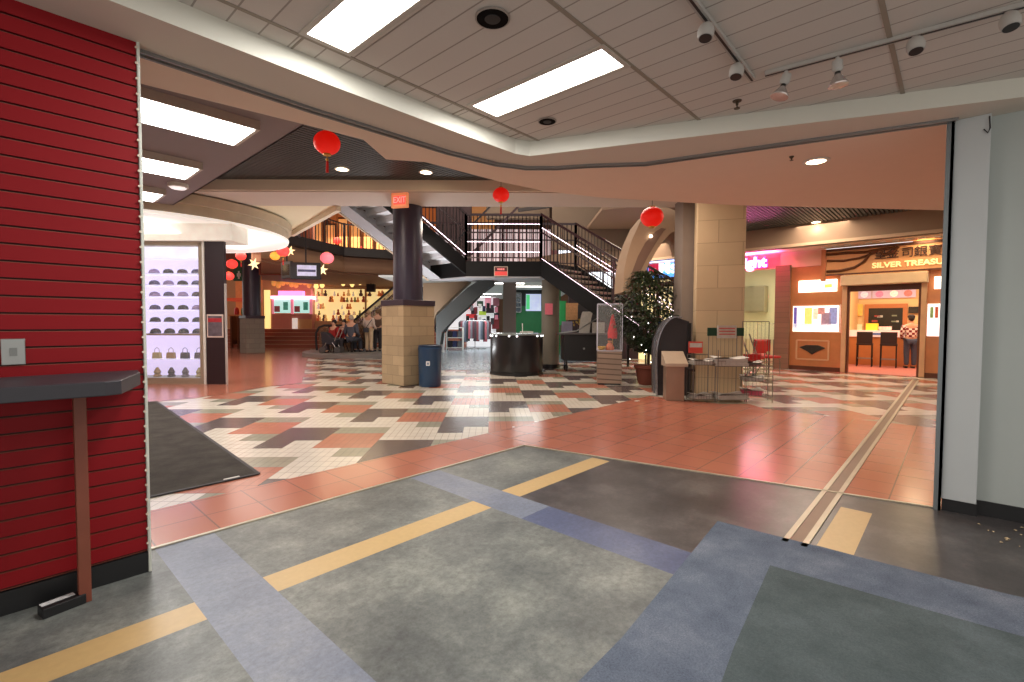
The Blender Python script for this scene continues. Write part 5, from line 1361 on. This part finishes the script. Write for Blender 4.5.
def person(name, label, loc, rz, pose='stand', top=(200,190,180), legs=(180,160,130), hair=(60,45,36), h=1.62, hat=None):
    s = h/1.75
    t = thing(name, label, 'person', loc, rz)
    def skin(nm, verts, edges, radii, m, root=0, par=None):
        me = bpy.data.meshes.new(nm); me.from_pydata([tuple(Vector(v)*s) for v in verts], edges, []); me.materials.append(m)
        o_ = bpy.data.objects.new(nm, me); COL.objects.link(o_); o_.parent = par or t
        o_.modifiers.new('skin','SKIN'); 
        for i, r in enumerate(radii):
            sv = me.skin_vertices[0].data[i] if len(me.skin_vertices) else None
            sv.radius = (r[0]*s, r[1]*s) if isinstance(r, tuple) else (r*s, r*s)
        me.skin_vertices[0].data[root].use_root = True
        ss = o_.modifiers.new('sub','SUBSURF'); ss.levels = 2; ss.render_levels = 2
        return o_
    if pose == 'stand':
        hip, kn, an, toe = (.09,0,.92),(.10,-.01,.5),(.10,.02,.08),(.10,-.15,.04)
    else:
        hip, kn, an, toe = (.09,0,.5),(.11,-.42,.5),(.11,-.44,.08),(.11,-.58,.04)
    pz = hip[2]+.05; d = pz-.97
    sh = (.19,0,1.42+d); el = (.25,.02,1.14+d); wr = (.2,-.2,1.0+d); hd = (.18,-.27,.98+d)
    V = [(0,0,pz),(0,-.01,1.2+d),(0,0,1.42+d),(0,-.01,1.52+d),(0,-.02,1.6+d),(0,-.02,1.70+d)]; R_ = [(.15,.11),(.15,.11),(.15,.1),.055,(.075,.09),.07]; E = [(0,1),(1,2),(2,3),(3,4),(4,5)]
    for sx in (-1,1):
        b0 = len(V)
        for p_, r in ((hip,.1),(kn,.065),(an,.045),(toe,.04),(sh,.06),(el,.045),(wr,.035),(hd,.035)):
            V.append((p_[0]*sx,p_[1],p_[2])); R_.append(r)
        E += [(0,b0),(b0,b0+1),(b0+1,b0+2),(b0+2,b0+3),(2,b0+4),(b0+4,b0+5),(b0+5,b0+6),(b0+6,b0+7)]
    body = skin('body', V, E, R_, mat('skin tone', (206,156,128), .6))
    # jacket
    V2 = [(0,0,pz-.04),(0,-.01,1.2+d),(0,0,1.43+d)]; R2 = [(.185,.14),(.18,.135),(.17,.115)]; E2 = [(0,1),(1,2)]
    for sx in (-1,1):
        b0 = len(V2)
        for p_, r in ((sh,.078),(el,.062),(wr,.052)): V2.append((p_[0]*sx,p_[1],p_[2])); R2.append(r)
        E2 += [(2,b0),(b0,b0+1),(b0+1,b0+2)]
    skin('jacket', V2, E2, R2, mat('cloth'+str(top), top, .8, var=.15, vs=14))
    V3 = [(0,0,pz)]; R3 = [(.16,.125)]; E3 = []
    for sx in (-1,1):
        b0 = len(V3)
        for p_, r in ((hip,.115),(kn,.085),(an,.07)): V3.append((p_[0]*sx,p_[1],p_[2])); R3.append(r)
        E3 += [(0,b0),(b0,b0+1),(b0+1,b0+2)]
    skin('trousers', V3, E3, R3, mat('cloth'+str(legs), legs, .8))
    hz = 1.665+d
    MB().ball((0,.02*s,hz*s+.02*s),.088*s,.1*s,.105*s,14,8).build('hair', mat('hair'+str(hair), hair, .8), t, smooth=True)
    for sx in (-1,1):
        MB().ball((sx*.03*s,-.105*s,(1.655+d)*s),.011*s,n=8,m=6).build('eye', M_black, t)
        MB().box(sx*.1*s-.04*s,sx*.1*s+.04*s,toe[1]*s-.06*s,toe[1]*s+.2*s,0,.07*s).build('shoe', M_black, t, bevel=.015)
    MB().ball((0,-.115*s,(1.63+d)*s),.014*s,.02*s,.02*s,8,6).build('nose', mat('skin tone', (206,156,128)), t)
    if hat: MB().lathe([(.1*s,(hz+.03)*s),(.105*s,(hz+.1)*s),(.05*s,(hz+.14)*s)], n=14).build('hat', mat('hat'+str(hat), hat, .8), t, smooth=True)
    return t
FACE = RZ
P_ = lambda px, dep, z=.16: SF((px-512)/F*dep, dep, z)
t = person('person', 'person standing beside the stone column in a pale jacket and beige trousers', P_(369,19.0), FACE+PI-.3, 'stand', (206,186,172), (206,178,142), (150,120,90), 1.6)
# shoulder strap bag as own thing
f = thing('shoulder_bag', 'small black shoulder bag carried by the person in the pale jacket', 'bag', P_(366,18.72,.95), FACE)
MB().box(-.1,.1,-.05,.05,-.02,.16).build('bag', M_black, f, bevel=.02); MB().tube([(0,0,.15),(.12,-.02,.32),(.24,.0,.48)], .014, 6).build('strap', M_black, f)
person('person', 'person in dark clothes standing partly behind the stone column', P_(377.5,19.4), FACE+PI+.4, 'stand', (92,66,52), (40,36,40), (110,84,56), 1.66)
person('person', 'person in a dark blue grey coat leaning at the foot of the escalator', P_(351.5,18.6), FACE+PI-.2, 'sit', (72,74,84), (60,62,72), (180,160,140), 1.85)
person('person', 'person in a red jacket seated at the escalator foot, left of two in red', P_(334,18.7), FACE-.5, 'sit', (150,28,28), (60,50,54), (30,24,24), 1.62)
person('person', 'person in a red jacket seated at the escalator foot, nearer the column', P_(344,18.9), FACE-.2, 'sit', (140,24,28), (50,44,50), (34,26,24), 1.64)
for k, px in enumerate((334,344)):
    t = thing('bench_stool', ['low dark stool under the left seated person in red','low dark stool under the right seated person in red'][k], 'stool', P_(px,18.85+.15*k), FACE)
    MB().cyl((0,0,.36),(0,0,.40),.2,n=20).build('seat', M_blackm, t); 
    for a in range(3): MB().bar((.05*math.cos(a*2.1),.05*math.sin(a*2.1),.36),(.18*math.cos(a*2.1),.18*math.sin(a*2.1),0),.03,.03).build('leg', M_blackm, t)
t = thing('bench_stool', 'low dark stool under the person in the dark blue grey coat', 'stool', P_(351.5,18.65), FACE)
MB().cyl((0,0,.40),(0,0,.46),.2,n=20).build('seat', M_blackm, t); MB().cyl((0,0,0),(0,0,.4),.05).build('leg', M_blackm, t)
t = thing('push_chair', 'dark folding push chair on small wheels in front of the people in red', 'push chair', P_(331,18.15), FACE)
MB().prismy([(-.28,.35),(.2,.3),(.28,.5),(.1,.55),(-.1,.75),(-.32,.8)], -.2,.2).build('seat_cloth', mat('push chair cloth', (44,40,46), .8), t, bevel=.02)
for x in (-.25,.3):
    for y in (-.22,.22):
        f = MB().tube([(x*.4,y,.4),(x,y,.12)], .016, 6).build('leg', M_chrome, t)
        MB().cyl((x,y-.025,.12),(x,y+.025,.12),.12,n=18).build('wheel', mat('tyre grey', (70,66,64), .6), f)
MB().tube([(.2,-.2,.45),(.4,-.2,.95),(.4,.2,.95),(.2,.2,.45)], .016, 6).build('push_handle', M_chrome, t)
# person in the orange shop
person('person', 'person in a red and white checked shirt, dark cap and jeans at the shop counter', FP(x_(911,3.0),3.0,.006), fa+.35+PI, 'stand', (176,60,66), (66,74,96), (36,26,24), 1.56, (40,28,26))
mS = bpy.data.materials.get('cloth(176, 60, 66)')
nt = mS.node_tree; N = nt.nodes; ck = N.new('ShaderNodeTexChecker'); ck.inputs['Scale'].default_value = 14; ck.inputs['Color1'].default_value = srgb(236,220,214); ck.inputs['Color2'].default_value = srgb(120,24,34)
tc = [n for n in N if n.type == 'TEX_COORD'][0]; nt.links.new(tc.outputs['Object'], ck.inputs['Vector']); nt.links.new(ck.outputs['Color'], N['Principled BSDF'].inputs['Base Color'])

# ================================================================== BEHIND THE STAIR
# lower store: ceiling, back walls
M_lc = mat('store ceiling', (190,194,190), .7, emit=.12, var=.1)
t = MB(M=Mc); t.box(-4.2,2.6,15.25,29,2.75,2.8); struct(t, 'ceiling', M_lc)
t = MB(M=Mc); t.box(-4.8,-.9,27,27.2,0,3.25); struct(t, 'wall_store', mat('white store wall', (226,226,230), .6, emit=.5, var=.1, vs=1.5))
t = MB(M=Mc); t.box(-.4,2.1,21,21.2,0,3.25); struct(t, 'wall_green', mat('green wall', (30,104,58), .6, emit=.12, var=.15))
t = MB(M=Mc); t.box(2.1,8,18,18.2,0,3.25); struct(t, 'wall_back', mat('dark back wall', (52,36,38), .7, var=.3, vs=1.5))
for k, (px, dep) in enumerate(((487,23.5),(525,18.6),(505,17.2),(478,26))):
    l = (px-512)/F*dep
    t = thing('strip_light', 'long fluorescent strip on the store ceiling, %s' % ['above the clothes rack','nearest the beige pillar','between grey pillar and landing','farthest at the back'][k], 'ceiling light', SF(l,dep,2.75), RZ)
    MB().box(-.7,.7,-.1,.1,-.03,-.0).build('housing', M_white, t); MB().box(-.68,.68,-.08,.08,-.045,-.03).build('tube', M_flu, t)
arealight('store_light', SF(-1.8,23,2.6), 130, (.95,1,1), 2.5, 3, (0,0,RZ))
arealight('store_light', SF(.6,18,2.6), 40, (.95,1,1), 1.5, 1.5, (0,0,RZ))
# clothes rack
dR = 24.3
l = LZ(475,345,dR)[0]
rk = thing('clothes_rack', 'round chrome clothes rack in the store under the stair', 'clothes rack', SF(l,dR,0), RZ)
MB().cyl((0,0,.05),(0,0,1.45),.02).build('pole', M_chrome, rk)
mb = MB(); mb.tube([(.75*math.cos(a*PI/12),.35*math.sin(a*PI/12),1.42) for a in range(25)],.014,6); mb.build('hanging_ring', M_chrome, rk)
for a in range(4): MB().bar((0,0,.06),(.6*math.cos(a*PI/2+.4),.4*math.sin(a*PI/2+.4),.03),.03,.03).build('foot', M_chrome, rk)
mb = MB(); mb.tube([(-.75,0,1.42),(.75,0,1.42)],.012,6); mb.build('cross_bar', M_chrome, rk)
gc = [(60,54,60),(120,60,66),(150,150,160),(90,96,110),(44,44,50),(170,90,100),(110,110,118),(80,40,50)]
for k in range(16):
    x = -.72+1.44*k/15; y = -.33*math.sqrt(max(0,1-(x/.78)**2)); cl = gc[k%8]
    t = thing('garment', 'long %s garment on the round chrome rack, %s along from the left' % (['charcoal','dull red','silver grey','slate','black','rose','mid grey','wine'][k%8], 'nearer' if k < 8 else 'farther'), 'garment', SF(l+x,dR+y,0), RZ+random.uniform(-.3,.3), 'garments on the round chrome rack')
    MB().lathe([(.04,1.40),(.10,1.32),(.09,.9),(.11,.45+random.uniform(-.08,.1))], n=8).build('cloth', mat('garment'+str(cl), cl, .85), t, smooth=True)
    MB().tube([(0,0,1.40),(0,.02,1.44)],.006,5).build('hanger', M_chrome, t)
# mannequin
dm = 21.5
t = thing('mannequin', 'mannequin in a black top and white trousers at the store entrance', 'mannequin', SF(LZ(441,345,dm)[0],dm,0), RZ)
M_mw = mat('white trousers', (220,220,220), .7)
MB().lathe([(.05,.03),(.085,.5),(.1,.85)], c=(-.09,0,0), n=12).build('leg', M_mw, t, smooth=True); MB().lathe([(.05,.03),(.085,.5),(.1,.85)], c=(.09,0,0), n=12).build('leg', M_mw, t, smooth=True)
MB().lathe([(.17,.82),(.15,1.0),(.2,1.3),(.12,1.42),(.05,1.46),(.05,1.5)], n=16).build('torso', mat('black top', (40,26,32), .8), t, smooth=True)
for sx in (-1,1): MB().tube([(sx*.19,0,1.35),(sx*.27,0,1.1),(sx*.2,-.08,.9)],.045,8).build('arm', MATS['black top'], t, smooth=True)
MB().cyl((0,0,0),(0,0,.03),.2,n=20).build('stand', M_chrome, t)
# low shelf with goods
ds_ = 23
t = thing('display_shelf', 'white two tier display table of folded dark goods left of the clothes rack', 'shelf', SF(LZ(446,345,ds_)[0],ds_,0), RZ)
wq = .8
for z in (.15,.62,1.1): MB().box(0,wq,0,.5,z-.03,z).build('tier', M_white, t)
for x in (.02,wq-.02): MB().box(x-.02,x+.02,0,.5,0,1.1).build('side', M_white, t)
for k in range(6):
    f = thing('folded_clothes', 'folded %s clothes pile on the %s tier of the white display table' % (['black','navy','grey'][k%3], ['bottom','middle'][k//3]), 'clothes', SF(LZ(446,345,ds_)[0],ds_,0)+SF(.16+.24*(k%3),.25,[.15,.62][k//3]), RZ, 'folded clothes on the display table')
    MB().box(-.1,.1,-.18,.18,0,.3).build('pile', mat('pile%d'%(k%3), [(30,28,32),(40,46,84),(96,96,100)][k%3], .8), f, bevel=.02)
# wall goods in the store
for k, (px0, px1, y0, y1, cl, nm) in enumerate(((465,473,297,309,(214,60,66),'red and white tilted poster'),(485,491,296,308,(236,150,170),'pink dress'),(477,483,301,306,(30,60,44),'dark green box'),(471,477,308,314,(40,30,36),'black bag'),(479,486,311,315,(170,196,60),'lime green toy'),(486,494,308,313,(46,30,36),'black handbag'),(493,499,298,306,(130,80,90),'dull rose blouse'),(466,476,314,318,(200,50,50),'red cushion'),(492,499,318,329,(110,34,38),'dark red jacket'),(494,499,313,318,(30,30,34),'small black bag'))):
    t, a, b_ = farbox('wall_goods', nm+' displayed on the white back wall of the store', 'goods', px0,px1,y0,y1,26.7, mat('goodsw%d'%k, cl, .7, emit=.25, var=.35, vs=5), .2)
    MB().cyl((a/2,.1,b_),(a/2,.28,b_+.04),.015,n=6).build('hook', M_chrome, t)
for k in range(16):
    px0 = 466+(k%8)*4.1; y0 = 303+12*(k//8)+((k*7)%5); nm = ['black top','grey jumper','maroon scarf','white shirt','navy shorts','black handbag','charcoal hat','pink purse'][k%8]; cl = [(24,22,26),(130,130,136),(110,30,40),(220,220,220),(34,36,66),(20,20,22),(56,56,60),(220,130,150)][k%8]
    t, a, b_ = farbox('wall_goods', '%s hung on the white store wall, %s row' % (nm, ['upper','lower'][k//8]), 'goods', px0,px0+3.2,y0,y0+4.5+(k%3),26.5, mat('hung%d'%(k%8), cl, .8, var=.3, vs=5), .06, group='clothes hung on the white store wall')
    MB().cyl((a/2,.05,b_),(a/2,.48,b_+.03),.012,n=6).build('hook', M_chrome, t)
# green wall items
t, a, b_ = farbox('dark_panel', 'dark upper panel on the green wall behind the drum counter', 'panel', 506,546,289,306,20.93, mat('dark teal panel', (26,36,34), .6, var=.3), .05)
t, a, b_ = farbox('lit_poster', 'bright white and violet lit poster on the green wall behind the drum counter', 'poster', 526,541,294,311,20.8, mat('lit poster', (170,176,210), .4, emit=.6, ecol=(200,210,240), var=.6, vs=3), .08)
MB().box(a*.02,a*.25,-.02,0,b_*.1,b_*.95).build('green_band', mat('poster green', (70,180,110), .5, emit=.8), t)
t, a, b_ = farbox('narrow_window', 'narrow dark window with grey panes on the green wall', 'window', 514,521,293,312,20.8, mat('pane dark', (52,66,76), .2, emit=.1), .08)
mb = MB()
for k in range(5): mb.box(0,a,-.02,0,b_*k/4-.02,b_*k/4+.02)
mb.box(-.02,.02,-.02,0,0,b_); mb.box(a-.02,a+.02,-.02,0,0,b_); mb.build('frame', mat('pale frame', (150,156,156), .5), t)
t, a, b_ = farbox('green_door_post', 'bright green upright panel right of the round beige pillar', 'panel', 560,566,301,325,17.5, mat('bright green', (40,140,74), .6, emit=.2), .08)
t, a, b_ = farbox('wicker_panel', 'tan woven wall panel under the stair flight', 'panel', 566,578,303,320,17.4, mat('woven tan', (176,128,84), .7, emit=.1, var=.5, vs=18), .06)
t, a, b_ = farbox('wall_screen_panel', 'dark panel behind the black sales cart', 'panel', 578,600,305,345,17.0, mat('panel dark', (30,26,26), .6), .06)
# flower pots behind cart
t = thing('potted_flowers', 'small pot of yellow and red flowers behind the black sales cart', 'plant', SF(LZ(583,330,14.4)[0],14.4,1.04), RZ)
MB().lathe([(.07,0),(.1,.15),(.09,.15)], n=14).build('pot', M_wooddk, t)
mb = MB(); rr = random.Random(9)
for k in range(60): c_ = Vector((rr.gauss(0,.12),rr.gauss(0,.08),.2+abs(rr.gauss(.08,.08)))); mb.ball(c_,.025,n=6,m=4)
tag(mb.build('flowers', mat('flower mix', (170,140,60), .7, var=.6, vs=12), t), kind='stuff')

# upper level behind the landing
M_conc = mat('concrete wall', (126,108,92), .8, var=.12, vs=1.2)
t = MB(M=Mc); t.box(-3.2,8.2,19.2,19.6,3.2,3.75); struct(t, 'trim_22', M_curb)
t = MB(M=Mc); t.box(1.4,8.4,17.0,17.3,3.9,6.4); struct(t, 'wall_concrete', M_conc)
t = MB(M=Mc); t.box(-1.0,1.4,18.6,18.9,5.3,7); struct(t, 'wall_concrete_upper', M_conc)
t = MB(M=Mc); t.prism([(2.6,14.2),(6.4,12.2),(6.6,17),(2.6,17)],4.6,4.7); struct(t, 'ceiling', mat('taupe ceiling', (150,124,104), .7, var=.04))
# bright glazing behind landing railing
M_gl = lines_mat('pinkish glazing', (214,190,190), (110,66,66), [(Vector((RT.x/.28,RT.y/.28,0)), 0)], .18, rough=.4, var=.35, vs=2.5)
b_n = M_gl.node_tree.nodes['Principled BSDF']; src = b_n.inputs['Base Color'].links[0].from_socket; M_gl.node_tree.links.new(src, b_n.inputs['Emission Color']); b_n.inputs['Emission Strength'].default_value = .75
t = MB(M=Mc); t.box(-2.2,1.6,20.5,20.6,3.7,5.25); struct(t, 'window_2', M_gl)
t = MB(M=Mc); t.box(1.6,6.5,20.0,20.1,3.3,4.6); struct(t, 'wall_rose', mat('rose brown wall', (122,74,70), .7, emit=.08, var=.4, vs=1.5))
def bright(nm, lab, px0, px1, y0, y1, dep, cl, e): return farbox(nm, lab, 'window', px0,px1,y0,y1,dep, mat(nm+str(px0), cl, .4, emit=e, var=.15, vs=2), .08)
t, a, b_ = bright('bright_window', 'bright white window beyond the descending stair flight', 589,616,272,289,15.6,(226,232,246),2.2)
mb = MB(); mb.box(-.04,a+.04,-.02,0,-.04,.0); mb.box(-.04,a+.04,-.02,0,b_,b_+.04); mb.box(a*.5-.02,a*.5+.02,-.02,0,0,b_); mb.build('frame', M_blackm, t)
MB().bar((a/2,.06,0),(a/2,.06,-LZ(600,289,15.6)[1]),.06,.06).build('post', M_blackm, t)
t, a, b_ = bright('bright_window', 'small bright window glimpsed through the landing end railing', 559,571,247,256,19.7,(226,232,246),1.8)
mb = MB(); mb.box(-.04,a+.04,-.02,0,-.04,.0); mb.box(-.04,a+.04,-.02,0,b_,b_+.04); mb.build('frame', M_blackm, t)
t, a, b_ = farbox('orange_panel', 'orange brown lit panel behind the stair railing', 'panel', 572,583,256,268,19.6, mat('orange panel', (176,84,50), .6, emit=.4), .08)
t, a, b_ = farbox('red_rack_panel', 'dark red lattice panel beyond the foot of the stair', 'panel', 618,640,270,330,14.6, lines_mat('red lattice', (120,44,50), (60,20,26), [(Vector((5,5,0)), 0),(Vector((0,0,5)),0)], .25, rough=.6, var=.4), .06)
MB().bar((a/2,.03,0),(a/2,.03,-LZ(600,330,14.6)[1]),.06,.06).build('post', M_blackm, t)
# upper warm wall + dark column seen above the up flight
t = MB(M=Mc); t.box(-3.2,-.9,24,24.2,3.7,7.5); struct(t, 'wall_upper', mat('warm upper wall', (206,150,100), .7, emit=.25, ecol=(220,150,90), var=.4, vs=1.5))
t = MB(M=Mc); t.box(-2.75,-1.5,17.5,18.0,3.3,7.5); struct(t, 'wall_upper_dark', mat('dark upper wall', (46,22,26), .7, var=.3))
up2 = thing('upper_escalator', 'dark railed upper stair crossing behind the landing', 'staircase', SF(LZ(478,235,16.5)[0],16.5,3.2), RZ)
pa = LZ(478,248,16.5); 
q0 = (0,0,LZ(480,246,16.5)[1]-3.2); q1 = (LZ(505,205,16.5)[0]-LZ(478,235,16.5)[0],0,LZ(505,205,16.5)[1]-3.2)
MB().bar((-.3,0,q0[2]-.35),(q1[0]+.6,0,q1[2]+.1),.08,.07).build('lower_rail', M_rail, up2)
MB().bar((-.9,0,q0[2]+.0),(q1[0]-.1,0,q1[2]+.35),.08,.05).build('upper_rail', M_blackm, up2)
MB().box(-.05,.05,-.05,.05,0,q0[2]+.1).build('post', M_rail, up2)
t = MB(M=Mc); t.bar((.2,17.8,5.42),(2.0,17.6,5.62),.1,.12); struct(t, 'trim_23', M_curb)

# unseen mall walls, added to keep world light out of the court
struct(MB().box(-3.2,-3.0,3.1,40,0,7.6), 'wall_blocker_left', M_tan)
struct(MB().box(4.8,19,-3.4,-3.2,0,4.1), 'wall_blocker_right', M_tan)
struct(MB().box(18.5,18.7,-3.4,1,3.0,4.1), 'wall_blocker_end', M_tan)
# high atrium ceiling
t = MB(M=Mc); t.box(-18,10,10.5,30,7.6,7.7); struct(t, 'ceiling', mat('atrium ceiling', (96,74,60), .8, var=.2, vs=.6))
t = MB(M=Mc); t.box(-18,12,29.5,29.7,0,7.7); struct(t, 'wall_atrium_back', mat('atrium back wall', (120,88,68), .8, var=.2, vs=.6))
# ================================================================== LIGHT
arealight('sign_light', FP(3.0,-.65,3.38), 60, (1,.8,.5), 4.5,.3)
arealight('row_light', FP(1.0,-2.0,3.95), 90, (1,.82,.62), 4,1.2)
arealight('row_light', FP(-4,-2.0,3.95), 60, (1,.82,.62), 3,1.2)
arealight('stair_underside_fill', SF(-2.9,13.4,.3), 110, (.95,.97,1), 1.2,1.2, (PI,0,0))  # unseen lamp added near the floor to brighten the stair underside
arealight('atrium_light', SF(-1,15,7.4), 330, (1,.85,.7), 5,5)
for loc, e in ((SF(-3.5,7.2,3.7),150),(SF(2.0,8.4,3.7),130),(SF(-1.5,11.6,3.6),120),(SF(5.6,8.6,3.7),120)):
    arealight('court_light', loc, e*.5, (1,.84,.7), 1.2, 1.2)
arealight('far_light', SF(-7.5,22,4.0+1.5), 250, (1,.78,.5), 4, 4)
arealight('far_light', SF(-9.5,15.5,3.6), 60, (1,.8,.65), 2, 2)
arealight('canopy_underside_fill', SF(-7.5,11.4,3.1), 60, (1,.98,.95), 3, 3, (PI,0,0))  # unseen upward lamp added below the canopy to whiten its underside
arealight('cove_light', SF(-6.4,10.9,3.55), 25, (1,.9,.55), 2, .5, (PI,0,0))
wd = bpy.data.worlds.new('world'); SC.world = wd; wd.use_nodes = True
wd.node_tree.nodes['Background'].inputs[0].default_value = (1,.94,.88,1); wd.node_tree.nodes['Background'].inputs[1].default_value = 1.1
SC.view_settings.view_transform = 'Standard'
SC.view_settings.exposure = 0.2
